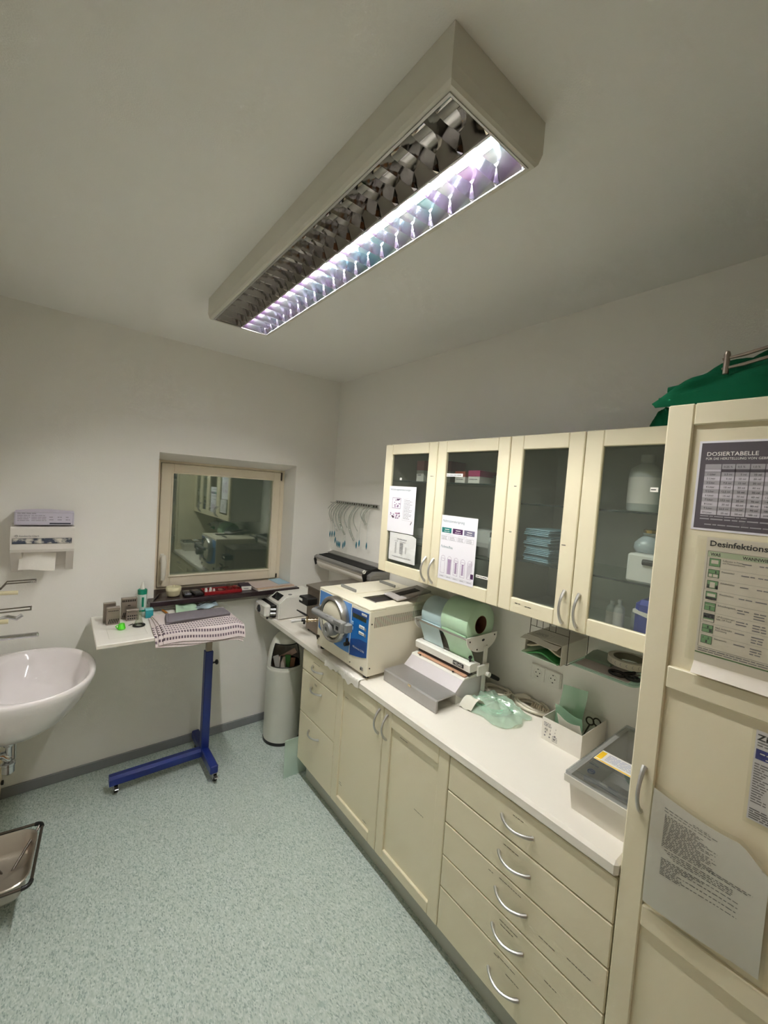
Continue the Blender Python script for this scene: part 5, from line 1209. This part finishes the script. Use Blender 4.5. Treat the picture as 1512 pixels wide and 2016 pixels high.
# ---- things on the table
ts = tz1 + .0004
BURM = mat('bur_block_metal', (150, 140, 130), .4, .7, var=.06, scale=40)
def bur_block(label, x0, x1, y, d, h, pat):
    t = thing('bur_block', label, 'stand', ((x0 + x1) / 2, y, tz1), 'metal bur blocks on the table')
    y0_, y1_ = y + d / 2, y - d / 2; W = x1 - x0
    obj('block', MB().box(x0, x1, y1_, y0_, tz1, tz1 + h, .002), BURM, t)
    F = MBk(x0, y1_ - .0006, tz1); mb = MB()
    if pat in (0, 2):
        for k in range(6): rect(mb, F, W * (.12 + .13 * k), h * .78, W * (.12 + .13 * k) + W * .09, h * .82)
    if pat == 0:
        for k in range(6):
            mb.M = F; a = W * (.10 + .13 * k); mb.add([(a, h * .08, 0), (a + W * .06, h * .08, 0), (a + W * .18, h * .34, 0), (a + W * .12, h * .34, 0)], [(0, 1, 2, 3)]); mb.M = None
    if pat == 1:
        for k in range(8):
            mb.M = F; a = W * (.06 + .11 * k); mb.add([(a, h * .82, 0), (a + W * .07, h * .82, 0), (a + W * .07, h * .92, 0), (a, h * .92, 0)], [(0, 1, 2, 3)]); mb.M = None
        rect(mb, F, W * .40, h * .62, W * .58, h * .66)
        for k in range(5):
            mb.M = F; a = W * (.06 + .1 * k); mb.add([(a, h * .08, 0), (a + W * .05, h * .08, 0), (a + W * .14, h * .3, 0), (a + W * .09, h * .3, 0)], [(0, 1, 2, 3)]); mb.M = None
    if pat == 2:
        for r_ in range(2):
            for k in range(5): rect(mb, F, W * (.10 + .17 * k), h * (.14 + .24 * r_), W * (.10 + .17 * k) + W * .11, h * (.26 + .24 * r_))
    obj('slots', mb, DARKGAP, t, smooth=0, recalc=False)
bur_block('grey metal bur block at far left, behind its twin', -1.582, -1.522, -.165, .026, .112, 3)
bur_block('grey metal bur block at far left with slanted slots', -1.570, -1.506, -.218, .030, .100, 0)
bur_block('largest grey metal bur block in front of the bottle', -1.492, -1.412, -.130, .030, .122, 1)
bur_block('small grey metal bur block in front of the large one', -1.472, -1.408, -.186, .026, .066, 2)
gc = thing('green_cup', 'small bright green plastic cup on the table', 'cup', (-1.508, -.330, tz1))
GCM = mat('bright_green', (86, 214, 44), .4)
obj('cup', MB().lathe([(.0001, .001), (.017, .001), (.020, .006), (.014, .032), (.012, .034), (.0001, .034)], (-1.508, -.330, tz1), 20), GCM, gc, smooth=40)
b = MB(); b.tube([(-1.524, -.334, tz1 + .028), (-1.536, -.336, tz1 + .022), (-1.528, -.335, tz1 + .010)], .003, 6); obj('handle', b, GCM, gc)
lp = thing('ring_lens', 'black ring with a clear cone on the table', 'lens', (-1.422, -.310, tz1))
obj('ring', MB().torus((-1.422, -.310, tz1 + .005), .026, .006, 'z', 26, 8), BLACK, lp, smooth=60)
obj('cone', MB().lathe([(.024, .008), (.014, .045), (.011, .085), (.010, .085), (.013, .045), (.022, .008)], (-1.422, -.305, tz1), 20), clear('clear_acrylic', (.9, .92, .88), gloss=.06), lp, smooth=40)
sp = thing('spray_bottle', 'clear bottle with green collar and white nozzle by the wall', 'bottle', (-1.378, -.085, tz1))
c = (-1.378, -.085, tz1)
obj('bottle', MB().lathe([(.0001, .001), (.023, .001), (.025, .005), (.025, .120), (.023, .130)], c, 24), mat('bottle_clear_white', (206, 222, 214), .25, coat=.3), sp, smooth=40)
obj('collar', MB().lathe([(.026, .126), (.026, .152), (.022, .156), (.0001, .156)], c, 24, cap0=True), mat('teal_green', (10, 134, 104), .4), sp, smooth=40)
obj('nozzle', MB().lathe([(.013, .155), (.012, .172), (.006, .186), (.004, .200), (.0001, .201)], c, 18), WHITEP, sp, smooth=40)
F = MBk(-1.378, -.085 - .0262, tz1); mb = MB(); rect(mb, F, -.006, .05, .006, .110); rect(mb, F, -.018, .02, .018, .032); obj('label_print', mb, mat('teal_green', (10, 134, 104), .4), sp, smooth=0, recalc=False)
tq = thing('teal_cube', 'translucent teal plastic cube beside the bottle', 'container', (-1.352, -.165, tz1))
obj('cube', MB().box(-1.373, -1.331, -.190, -.148, tz1, tz1 + .044, .003), mat('teal_translucent', (44, 150, 160), .2, coat=.5), tq); obj('cube_lid', MB().box(-1.374, -1.330, -.191, -.147, tz1 + .0445, tz1 + .054, .002), mat('teal_light', (110, 190, 196), .2, coat=.5), tq)
pn = thing('orange_brush', 'small orange-brown brush lying on the table', 'brush', (-1.25, -.13, tz1))
obj('shaft', MB().tube([(-1.262, -.085, ts + .007), (-1.252, -.14, ts + .007), (-1.245, -.195, ts + .006)], [.0068, .0062, .004], 10), mat('amber_plastic', (196, 126, 30), .35), pn, smooth=50)
obj('tip', MB().tube([(-1.245, -.195, ts + .006), (-1.243, -.212, ts + .005)], [.004, .0015], 8), mat('dark_metal', (70, 64, 56), .4, .8), pn)
tw = thing('tweezers', 'tiny dark tweezers lying between the cup and ring', 'tweezers', (-1.458, -.275, tz1))
for s_ in (-1, 1): obj('arm', MB().tube([(-1.470, -.285, ts + .002), (-1.458, -.277 + .004 * s_, ts + .002), (-1.446, -.266 + .002 * s_, ts + .002)], .0014, 6), mat('dark_metal', (70, 64, 56), .4, .8), tw)
# towels
STR = bpy.data.materials.new('striped_towel'); STR.use_nodes = True; nt = STR.node_tree; p = nt.nodes['Principled BSDF']; p.inputs['Roughness'].default_value = .95; p.inputs['Specular IOR Level'].default_value = .1
tc = nt.nodes.new('ShaderNodeTexCoord'); sx = nt.nodes.new('ShaderNodeSeparateXYZ'); nt.links.new(tc.outputs['UV'], sx.inputs[0])
wv = nt.nodes.new('ShaderNodeMath'); wv.operation = 'MULTIPLY'; wv.inputs[1].default_value = 12.0; nt.links.new(sx.outputs['Y'], wv.inputs[0])
fr = nt.nodes.new('ShaderNodeMath'); fr.operation = 'FRACT'; nt.links.new(wv.outputs[0], fr.inputs[0])
g1_ = nt.nodes.new('ShaderNodeMath'); g1_.operation = 'LESS_THAN'; g1_.inputs[1].default_value = .46; nt.links.new(fr.outputs[0], g1_.inputs[0])
w2_ = nt.nodes.new('ShaderNodeMath'); w2_.operation = 'MULTIPLY'; w2_.inputs[1].default_value = 30.0; nt.links.new(sx.outputs['X'], w2_.inputs[0])
f2_ = nt.nodes.new('ShaderNodeMath'); f2_.operation = 'FRACT'; nt.links.new(w2_.outputs[0], f2_.inputs[0])
g2_ = nt.nodes.new('ShaderNodeMath'); g2_.operation = 'LESS_THAN'; g2_.inputs[1].default_value = .62; nt.links.new(f2_.outputs[0], g2_.inputs[0])
ml = nt.nodes.new('ShaderNodeMath'); ml.operation = 'MULTIPLY'; nt.links.new(g1_.outputs[0], ml.inputs[0]); nt.links.new(g2_.outputs[0], ml.inputs[1])
sel = nt.nodes.new('ShaderNodeMath'); sel.operation = 'GREATER_THAN'; sel.inputs[1].default_value = .50; nt.links.new(sx.outputs['Y'], sel.inputs[0])
ml2 = nt.nodes.new('ShaderNodeMath'); ml2.operation = 'MULTIPLY'; nt.links.new(ml.outputs[0], ml2.inputs[0]); nt.links.new(sel.outputs[0], ml2.inputs[1])
mx = nt.nodes.new('ShaderNodeMix'); mx.data_type = 'RGBA'; mx.inputs['A'].default_value = (*lin((204, 192, 190)), 1); mx.inputs['B'].default_value = (*lin((96, 84, 92)), 1)
nt.links.new(ml2.outputs[0], mx.inputs['Factor']); nt.links.new(mx.outputs['Result'], p.inputs['Base Color'])
def uvsheet(name, fn, nu, nv, th, m, parent):
    o = obj(name, MB().sheet(fn, nu, nv, th), m, parent, smooth=60)
    me = o.data; uv = me.uv_layers.new(name='UVMap'); K_ = (nu + 1) * (nv + 1)
    for l in me.loops:
        i = l.vertex_index % K_; uv.data[l.index].uv = ((i // (nv + 1)) / nu, (i % (nv + 1)) / nv)
    return o
tw1 = thing('striped_towel', 'pinkish towel with dotted grey stripes hanging over the table edge', 'towel', (-1.13, -.4, tz1))
def tw_f(lay):
    def f(u, v):
        x = -1.345 + .435 * u + .010 * math.sin(3 * v + lay) - .012 * lay * (1 - u)
        base = tz1 + .004 + .0065 * (2 - lay)
        y = -.215 - .385 * v - .03 * u * v + (.006 * math.sin(8 * u + lay))
        z = base + .0015 * math.sin(9 * u + 4 * v)
        lim = -.538 - .003 * (2 - lay)
        if y < lim:
            d = lim - y; z -= d * .85; y = lim - d * .45 - .004
        if x > -.950:
            d = x + .950; z -= d * .35
        return (x, y, z)
    return f
for k in range(3): uvsheet('towel_layer', (lambda f: (lambda u, v: f(u, v)))(tw_f(k)), 30, 30, .005, STR, tw1)
gt = thing('grey_towel', 'folded plain grey towel lying on the striped towel', 'towel', (-1.12, -.33, tz1 + .02))
GT = mat('grey_terry', (118, 112, 116), .95, var=.08, scale=50, bump=.5, bscale=600, spec=.1)
for k in range(2):
    def gf(u, v, k=k):
        x = -1.292 + .352 * u + .03 * v * (1 - u) ; y = -.415 + .165 * v + .035 * u * (1 - v) * .6 - .004 * k
        z = tz1 + .0235 + .0095 * k + .0015 * math.sin(7 * u + 5 * v); e = min(u, 1 - u, v, 1 - v)
        return (x, y, z - (.003 if e < .01 else 0))
    obj('fold', MB().sheet(gf, 20, 12, .008), GT, gt, smooth=60)
obj('rolled_end', MB().tube([(-1.297, -.42, tz1 + .0285), (-1.285, -.33, tz1 + .030), (-1.268, -.255, tz1 + .029)], .0095, 10), GT, gt, smooth=60)
pg = thing('open_pouch', 'torn pale green sterile pouch at the back of the table', 'pouch', (-1.14, -.12, tz1))
def gpf(u, v): return (-1.205 + .125 * u + .02 * v, -.055 - .135 * (1 - v), tz1 + .004 + .035 * v * (1 - .5 * u) + .010 * math.sin(7 * u + 3 * v) * v + .004)
obj('film', MB().sheet(gpf, 14, 10, .0007), mat('mint_film', (182, 214, 186), .35, var=.05, coat=.2), pg, smooth=60)
pb = thing('blue_pouch', 'shiny pale blue pouch holding dark instruments on the table', 'pouch', (-1.01, -.12, tz1))
def bpf(u, v): return (-1.085 + .150 * u, -.165 + .020 * u + .10 * v, tz1 + .004 + .022 * math.sin(2.2 * v + .4) * (.5 + .5 * u) + .006 * math.sin(9 * u + 6 * v))
obj('film', MB().sheet(bpf, 16, 10, .0007), mat('pale_blue_film', (176, 198, 208), .22, var=.1, scale=40, coat=.5), pb, smooth=50)
sci = thing('small_scissors', 'small dark scissors lying on the pale blue pouch', 'scissors', (-1.01, -.13, tz1 + .03))
b = MB(); b.tube([(-1.06, -.155, tz1 + .036), (-1.02, -.135, tz1 + .040), (-.985, -.10, tz1 + .046)], .0026, 6); b.tube([(-1.045, -.12, tz1 + .040), (-1.02, -.135, tz1 + .042), (-.975, -.130, tz1 + .042)], .0026, 6); b.torus((-1.068, -.16, tz1 + .036), .009, .002, 'z', 14, 6); b.torus((-1.054, -.112, tz1 + .040), .009, .002, 'z', 14, 6); obj('blades_and_rings', b, mat('dark_metal', (70, 64, 56), .4, .8), sci)

# ================================================================= ON THE WINDOW SILL
sl = 1.0452
jar = thing('lidded_jar', 'cream lidded jar at the left end of the window sill', 'jar', (-1.185, .005, sl))
IV = mat('ivory_plastic', (222, 214, 178), .4)
obj('cup', MB().lathe([(.0001, .001), (.034, .001), (.040, .008), (.044, .040)], (-1.185, .005, sl), 28), IV, jar, smooth=50)
obj('lid', MB().lathe([(.046, .038), (.047, .058), (.044, .062), (.0001, .063)], (-1.185, .005, sl), 28, cap0=True), IV, jar, smooth=40)
obj('knob', MB().lathe([(.007, .062), (.007, .070), (.004, .074), (.0001, .074)], (-1.185, .005, sl), 12), IV, jar, smooth=50)
DEV = mat('device_black', (30, 29, 31), .4)
for k, (x, a, w_, lab) in enumerate(((-1.105, -.10, .024, 'black handset next to the cream jar on the sill'), (-1.045, .10, .028, 'black remote-like device left of the red tray'))):
    t = thing('handset', lab, 'device', (x, -.01, sl), 'black handsets on the window sill')
    M_ = Matrix.Translation((x, -.010, sl)) @ Matrix.Rotation(a, 4, 'Z')
    obj('case', MB(M_).box(-w_, w_, -.055, .060, 0, .022, .005), DEV, t)
    obj('face', MB(M_).box(-w_ * .7, w_ * .7, .005, .050, .0218, .0228, .001), mat('screen_black', (22, 22, 25), .2), t)
    mb = MB(M_)
    for r_ in range(3):
        for c_ in range(3): mb.box((-.6 + .45 * c_) * w_, (-.6 + .45 * c_ + .28) * w_, -.045 + r_ * .015, -.036 + r_ * .015, .0218, .0235)
    obj('keys', mb, mat('key_grey', (96, 94, 96), .5), t)
pen = thing('black_pen', 'black pen lying across the left end of the sill', 'pen', (-1.29, -.03, sl))
obj('barrel', MB().tube([(-1.318, -.085, sl + .005), (-1.262, .055, sl + .005)], .0045, 8), mat('pen_black', (38, 34, 42), .35), pen); obj('pen_tip', MB().cyl((-1.318, -.085, sl + .005), (-1.321, -.093, sl + .005), .0045, .001, 8), STEEL, pen)
rt = thing('red_tray', 'dark red tray full of odds and ends on the sill', 'tray', (-.88, -.01, sl))
REDM = mat('dark_red_plastic', (142, 22, 28), .35)
rx0, rx1, ry0, ry1 = -1.005, -.752, -.062, .050
b = MB(); b.box(rx0, rx1, ry0, ry1, sl, sl + .004); b.box(rx0, rx1, ry0, ry0 + .004, sl + .004, sl + .022, .001); b.box(rx0, rx1, ry1 - .004, ry1, sl + .004, sl + .022, .001); b.box(rx0, rx0 + .004, ry0 + .004, ry1 - .004, sl + .004, sl + .022); b.box(rx1 - .004, rx1, ry0 + .004, ry1 - .004, sl + .004, sl + .022)
obj('shell', b, REDM, rt)
rg = thing('rubber_ring', 'dark ring lying in the middle of the red tray', 'ring', (-.885, 0, sl + .004))
obj('ring_body', MB().torus((-.885, -.002, sl + .016), .030, .004, 'z', 24, 8), mat('dark_red_rubber', (84, 20, 24), .5), rg); obj('ring_centre', MB().lathe([(.016, sl + .0045), (.016, sl + .018), (.0001, sl + .018)], (-.885, -.002, 0), 18), mat('brown_stud', (146, 96, 76), .5), rg)
for k, (x, y, s_) in enumerate(((-.978, .012, .011), (-.962, -.030, .010), (-.945, .020, .010), (-.990, -.030, .008), (-.935, -.025, .009))):
    tag(obj('small_vial', MB().lathe([(.0001, 0), (s_, 0), (s_, .016), (s_ * .7, .021), (s_ * .7, .027), (.0001, .027)], (x, y, sl + .0045), 12), mat('vial_white', (206, 202, 198), .3), smooth=40), ('white vial at back left in the red tray', 'white vial at front left of the red tray', 'white vial beside the dark ring in the red tray', 'smallest white vial at left rim of red tray', 'white vial at front middle of red tray')[k], 'vial', 'white vials in the red tray')
for k, (x, y, R_, h) in enumerate(((-.815, .010, .026, .042), (-.785, -.028, .020, .030))):
    tag(obj('clear_cup', MB().lathe([(.0001, .001), (R_ * .7, .001), (R_, h), (R_ * .95, h), (R_ * .66, .003), (.0001, .003)], (x, y, sl + .0045), 20), clear('clear_acrylic', (.9, .92, .88), gloss=.06), smooth=40), ('larger clear plastic cup in the red tray', 'smaller clear plastic cup in the red tray')[k], 'cup', 'clear cups in the red tray')
bk = thing('dark_carton', 'dark purple small box with white end on the sill', 'box', (-.70, 0, sl))
M_ = Matrix.Translation((-.705, .015, sl)) @ Matrix.Rotation(-.12, 4, 'Z')
obj('carton', MB(M_).box(-.036, .036, -.050, .050, 0, .034, .001), mat('dark_purple', (52, 36, 58), .5), bk); obj('white_end', MB(M_).box(-.035, .035, -.0512, -.0498, .002, .030), LAB, bk)
mb = MB(); words(mb, M_ @ MBk(-.02, -.0516, .012), 0, 0, .035, .008, rr); obj('print', mb, GREYINK, bk, smooth=0, recalc=False)
for k, (x0, x1, y0_, y1_, z, h, col, rot, lab) in enumerate(((-.655, -.345, -.085, .10, 0, .008, (206, 200, 190), .10, 'thick grey-edged booklet at the bottom of sill papers'), (-.650, -.350, -.075, .12, .0082, .005, (196, 166, 142), .06, 'tan paper sheet stack in the middle of sill papers'),
                          (-.655, -.36, -.055, .15, .0134, .004, (196, 180, 172), .03, 'pale pink folder near the top of sill papers'), (-.46, -.362, -.02, .165, .0176, .003, (160, 190, 206), .05, 'pale blue sheet on top of the sill papers'))):
    M_ = Matrix.Translation(((x0 + x1) / 2, (y0_ + y1_) / 2, sl + z)) @ Matrix.Rotation(rot, 4, 'Z')
    tag(obj('paper_stack', MB(M_).box(-(x1 - x0) / 2, (x1 - x0) / 2, -(y1_ - y0_) / 2, (y1_ - y0_) / 2, 0, h, .0006), mat('stack_%d' % k, col, .7, var=.03)), lab, 'papers', 'papers on the window sill')

# ================================================================= WASH BASIN CORNER
sk = thing('wash_basin', 'white ceramic wash basin at the left edge', 'sink', (-1.9, -.43, .85))
prof = [(.12, .575), (.30, .580), (.52, .612), (.72, .668), (.88, .742), (.97, .806), (1.0, .838), (.995, .850), (.975, .855), (.93, .853), (.885, .838), (.84, .80), (.74, .745), (.58, .712), (.35, .698), (.10, .694), (.001, .694)]
n = 56; vs = []
for j, (k, z) in enumerate(prof):
    for i in range(n):
        a = 2 * math.pi * i / n; ca, sa = math.cos(a), math.sin(a)
        ex = .275 * k * abs(ca) ** .9 * (1 if ca > 0 else -1); ey = .335 * k * abs(sa) ** .9 * (1 if sa > 0 else -1)
        inner = j >= 9
        if inner: ex = ex + .012 * (ca > 0) * 0
        x = -1.900 + ex
        if not inner and ca < 0: x = max(XL + .001, -1.900 + ex * 1.0)
        # basin bowl is shifted a little to the room side, deck for the taps at the wall
        if inner: x = -1.880 + ex * (.93 if ca > 0 else .62)
        if j < 6: x = x - .06 * (1 - k)
        vs.append((max(XL + .001, x), -.43 + ey, z))
fs = [(j * n + i, j * n + (i + 1) % n, (j + 1) * n + (i + 1) % n, (j + 1) * n + i) for j in range(len(prof) - 1) for i in range(n)] + [tuple(range(n))[::-1]]
obj('bowl', MB().add(vs, fs), CERAMIC, sk, smooth=60)
obj('wall_deck', MB().box(XL + .001, -2.03, -.70, -.16, .80, .852, .01), CERAMIC, sk)
obj('drain', MB().lathe([(.0001, .6985), (.022, .6985), (.024, .695)], (-1.885, -.43, 0), 20), CHROME, sk)
tr_ = thing('siphon_trap', 'chrome siphon trap below the wash basin', 'pipe', (-1.955, -.43, .38))
b = MB(); b.cyl((-1.952, -.43, .574), (-1.952, -.43, .44), .0125, n=14); b.lathe([(.020, .535), (.022, .528), (.020, .521)], (-1.952, -.43, 0), 16, cap0=True, cap1=True); obj('inlet_pipe', b, CHROME, tr_, smooth=40)
b = MB(); b.lathe([(.0001, .380), (.016, .384), (.024, .392), (.024, .425), (.027, .428), (.027, .438), (.018, .446), (.0001, .447)], (-1.952, -.43, 0), 20); obj('cup', b, CHROME, tr_, smooth=40)
b = MB(); b.tube([(-1.952, -.43, .455), (-1.972, -.43, .480), (-2.0, -.43, .478), (-2.099, -.43, .470)], .018, 12); obj('outlet_pipe', b, CHROME, tr_, smooth=50)
b = MB(); b.cyl((-1.930, -.41, .59), (-1.930, -.41, .44), .005, n=8); b.tube([(-1.930, -.41, .44), (-1.94, -.41, .425), (-2.0, -.41, .42), (-2.099, -.41, .42)], .005, 8); obj('lift_rod', b, STEEL, tr_)
fc = thing('mixer_tap', 'chrome wall tap with long straight spout over the basin', 'tap', (-2.05, -.43, 1.04))
b = MB(); b.tube([(-2.07, -.43, 1.045), (-1.99, -.43, 1.041), (-1.862, -.43, 1.038)], .0115, 14); b.lathe([(.0115, 0), (.012, .004), (.008, .007), (.0001, .007)], (-1.862, -.43, 1.038), 14, 'x'); obj('spout', b, CHROME, fc, smooth=50)
b = MB(); b.cyl((-2.099, -.43, 1.06), (-2.04, -.43, 1.06), .030, n=20); b.cyl((-2.099, -.50, 1.06), (-2.07, -.50, 1.06), .032, n=20); b.cyl((-2.099, -.36, 1.06), (-2.07, -.36, 1.06), .032, n=20); b.cyl((-2.06, -.50, 1.06), (-2.06, -.36, 1.06), .018, n=14); obj('body', b, CHROME, fc, smooth=40)
b = MB(); b.tube([(-2.05, -.43, 1.085), (-2.0, -.43, 1.128), (-1.965, -.43, 1.138), (-1.935, -.43, 1.126), (-1.916, -.43, 1.140)], [.016, .012, .009, .010, .009], 12); obj('lever', b, CHROME, fc, smooth=50)
for k, (y, z0, tipx, nozx, nz, lab) in enumerate(((-.25, 1.262, -1.876, -1.942, 1.206, 'wall soap dispenser with upper wire lever beside the towel dispenser'), (-.56, 1.205, -1.881, -1.955, 1.154, 'wall soap dispenser with lower wire lever above the tap'))):
    t = thing('lever_dispenser', lab, 'dispenser', (-2.06, y, z0), 'soap dispensers on the basin wall')
    obj('case', MB().box(-2.099, -2.04, y - .045, y + .045, z0 - .10, z0 + .15, .008), WHITEP, t)
    xl = -1.985 if k == 0 else -2.01
    pts = [(-2.04, y - .012, z0 - .050), (xl - .02, y - .016, z0 - .030), (xl, y - .022, z0 - .004), (tipx + .003, y - .022, z0 - .002), (tipx, y - .018, z0 - .002), (tipx, y + .018, z0 + .002), (tipx + .003, y + .022, z0), (xl, y + .022, z0 - .002), (xl - .02, y + .016, z0 - .030), (-2.04, y + .012, z0 - .050)]
    obj('wire_lever', MB().tube(pts, .0032, 8), mat('dark_chrome_wire', (120, 114, 106), .2, 1.0), t, smooth=60)
    obj('nozzle', MB().cyl((-2.04, y, nz + .004), (nozx, y, nz), .0105, n=12), mat('ivory_nozzle', (216, 206, 170), .45), t, smooth=40)
# paper towel dispenser on the window wall
pd = thing('towel_dispenser', 'white wall dispenser for paper towels above the basin', 'dispenser', (-1.853, 0, 1.26))
DW = mat('dispenser_white', (224, 219, 212), .4)
dx0, dx1 = -1.985, -1.722
b = MB(); b.prism([(-.001, 1.528), (-.112, 1.520), (-.121, 1.512), (-.125, 1.40), (-.118, 1.385), (-.001, 1.40)], dx0, dx1, 'x')
b.prism([(-.001, 1.401), (-.118, 1.386), (-.001, 1.262)], dx0, dx0 + .045, 'x'); b.prism([(-.001, 1.401), (-.118, 1.386), (-.001, 1.262)], dx1 - .035, dx1, 'x')
b.prism([(-.001, 1.401), (-.05, 1.394), (-.03, 1.30), (-.001, 1.30)], dx0 + .045, dx1 - .035, 'x')
obj('housing', b, DW, pd, smooth=20)
F = MBk(dx0, -.1262, 1.40)
mb = MB(); rect(mb, F, .008, .031, .252, .060); obj('window_frame', mb, INK, pd, smooth=0, recalc=False)
WPIC = bpy.data.materials.new('cloudy_print'); WPIC.use_nodes = True; nt = WPIC.node_tree; p = nt.nodes['Principled BSDF']; nz_ = nt.nodes.new('ShaderNodeTexNoise'); nz_.inputs['Scale'].default_value = 38; nz_.inputs['Detail'].default_value = 5
cr_ = nt.nodes.new('ShaderNodeValToRGB'); cr_.color_ramp.elements[0].position = .42; cr_.color_ramp.elements[0].color = (*lin((60, 68, 84)), 1); cr_.color_ramp.elements[1].position = .6; cr_.color_ramp.elements[1].color = (*lin((214, 208, 196)), 1)
tc_ = nt.nodes.new('ShaderNodeTexCoord'); nt.links.new(tc_.outputs['Object'], nz_.inputs['Vector']); nt.links.new(nz_.outputs['Fac'], cr_.inputs[0]); nt.links.new(cr_.outputs[0], p.inputs['Base Color'])
mb = MB(); rect(mb, F @ Matrix.Translation((0, 0, .0004)), .0095, .0325, .2505, .0585); obj('picture_strip', mb, WPIC, pd, smooth=0, recalc=False)
text('Kimberly-Clark', .013, F @ Matrix.Translation((.034, .068, 0)), GREYINK, pd)
b = MB(M=F); b.torus((.024, .073, 0), .0055, .0008, 'z', 18, 5); obj('logo_ring', b, GREYINK, pd)
def ptf(u, v): return (-1.948 + .150 * u - .006 * v, -.075 - .012 * math.sin(u * 3) - .012 * v, 1.385 - .098 * v - .008 * u + .004 * math.sin(5 * u))
tag(obj('hanging_towel', MB().sheet(ptf, 10, 6, .0014), mat('tissue_white', (240, 236, 228), .9), smooth=60), 'white paper towel hanging from the wall dispenser', 'paper towel')
gb_ = thing('glove_box', 'flat lavender-white printed glove box on the towel dispenser', 'box', (-1.848, -.06, 1.529))
obj('carton', MB().box(-1.972, -1.726, -.118, -.012, 1.5285, 1.600, .002), mat('lavender_card', (198, 192, 206), .6), gb_)
b = MB(); b.prism([(-1.93, -.085), (-1.85, -.105), (-1.77, -.085), (-1.85, -.06)], 1.600, 1.6008, 'z'); obj('tear_slot', b, DARKGAP, gb_)
obj('lifted_flap', MB().sheet(lambda u, v: (-1.965 + .225 * u, -.112 + .02 * v, 1.6008 + .012 * v * math.sin(math.pi * u) ** .6), 10, 3, .0008), mat('lavender_card', (198, 192, 206), .6), gb_, smooth=60)
F = MBk(-1.972, -.1186, 1.5285); mb = MB()
for k in range(4):
    words(mb, F, .012, .050 - k * .009, .05, .004, rr); words(mb, F, .068, .050 - k * .009, .06, .004, rr)
for k in range(6): words(mb, F, .14 + .035 * (k % 3), .028 + .014 * (k // 3), .018, .005, rr)
words(mb, F, .012, .060, .08, .005, rr)
frame_lines(mb, F, .004, .003, .242, .068, .001)
obj('print', mb, GREYINK, gb_, smooth=0, recalc=False)
mb = MB(); rect(mb, F, .142, .006, .232, .013); obj('dark_bar', mb, mat('navy_bar', (40, 44, 62), .6), gb_, smooth=0, recalc=False)

# steel dish in a wire stand, lower left
sb = thing('steel_basin_stand', 'low steel basin in a square wire frame on the floor', 'basin', (-1.96, -.77, 0))
zf = .20
FRM = mat('dark_steel_wire', (96, 88, 80), .35, .85)
cs_ = [(-1.818, -.598), (-1.848, -.948), (-2.085, -.925), (-2.055, -.570)]
def rounded(cs_, r, z):
    pts = []
    m_ = len(cs_)
    for i in range(m_):
        p0, p1, p2 = Vector((*cs_[i - 1], 0)), Vector((*cs_[i], 0)), Vector((*cs_[(i + 1) % m_], 0))
        a = p1 + (p0 - p1).normalized() * r; c = p1 + (p2 - p1).normalized() * r
        for q in range(6):
            t = q / 5; pts.append(tuple((a * (1 - t) ** 2 + p1 * 2 * t * (1 - t) + c * t * t).to_2d()) + (z,))
    return pts
obj('wire_frame', MB().tube(rounded(cs_, .025, zf), .006, 8, closed=True), FRM, sb, smooth=60)
R_ = rounded(cs_, .028, zf)
for i in range(4): obj('corner_guard', MB().tube(R_[i * 6:i * 6 + 6], .0085, 8), BLACK, sb, smooth=60)
cen = Vector((-1.952, -.760, 0))
rings = []
for k, z in ((.93, zf + .001), (.90, zf + .004), (.86, zf - .004), (.78, zf - .07), (.70, zf - .090), (.01, zf - .092)):
    rr_ = rounded(cs_, .085, z); rings.append([(cen.x + (p[0] - cen.x) * k, cen.y + (p[1] - cen.y) * k, p[2]) for p in rr_])
n = len(rings[0]); b = MB().add(sum(rings, []), [(j * n + i, j * n + (i + 1) % n, (j + 1) * n + (i + 1) % n, (j + 1) * n + i) for j in range(len(rings) - 1) for i in range(n)])
obj('basin', b, mat('basin_steel', (186, 176, 164), .3, .75, var=.06, scale=8), sb, smooth=60)
obj('pedestal', MB().lathe([(.0001, 0), (.055, 0), (.055, .012), (.02, .03), (.016, .108), (.0001, .109)], (-2.03, -.76, 0), 24), FRM, sb, smooth=40)
for i in (0, 3): obj('strut', MB().tube([(R_[i * 6 + 3][0] - .004, R_[i * 6 + 3][1], zf), (-1.93, -.76 + (.03 if i in (0, 3) else -.03), .09), (-2.026, -.76, .07)], .005, 6), FRM, sb, smooth=60)
pbn = thing('cream_bin', 'cream bin with black knob behind the basin trap, at left edge', 'bin', (-2.05, -.10, 0))
b = MB(); b.add([(-2.098, -.19, 0), (-2.010, -.19, 0), (-2.010, -.02, 0), (-2.098, -.02, 0), (-2.098, -.20, .245), (-1.996, -.20, .245), (-1.996, -.016, .245), (-2.098, -.016, .245)], [(0, 1, 2, 3), (4, 5, 6, 7), (0, 1, 5, 4), (1, 2, 6, 5), (2, 3, 7, 6), (3, 0, 4, 7)]); obj('bucket', b, mat('cream_plastic', (222, 208, 176), .45), pbn, smooth=0)
b = MB(); b.box(-2.098, -1.992, -.205, -.0135, .245, .262, .004); obj('lid', b, mat('cream_plastic', (222, 208, 176), .45), pbn)
b = MB(); b.lathe([(.004, .0), (.012, .003), (.012, .012), (.0001, .014)], (-2.002, -.10, .150), 14, 'x'); obj('knob', b, BLACK, pbn)
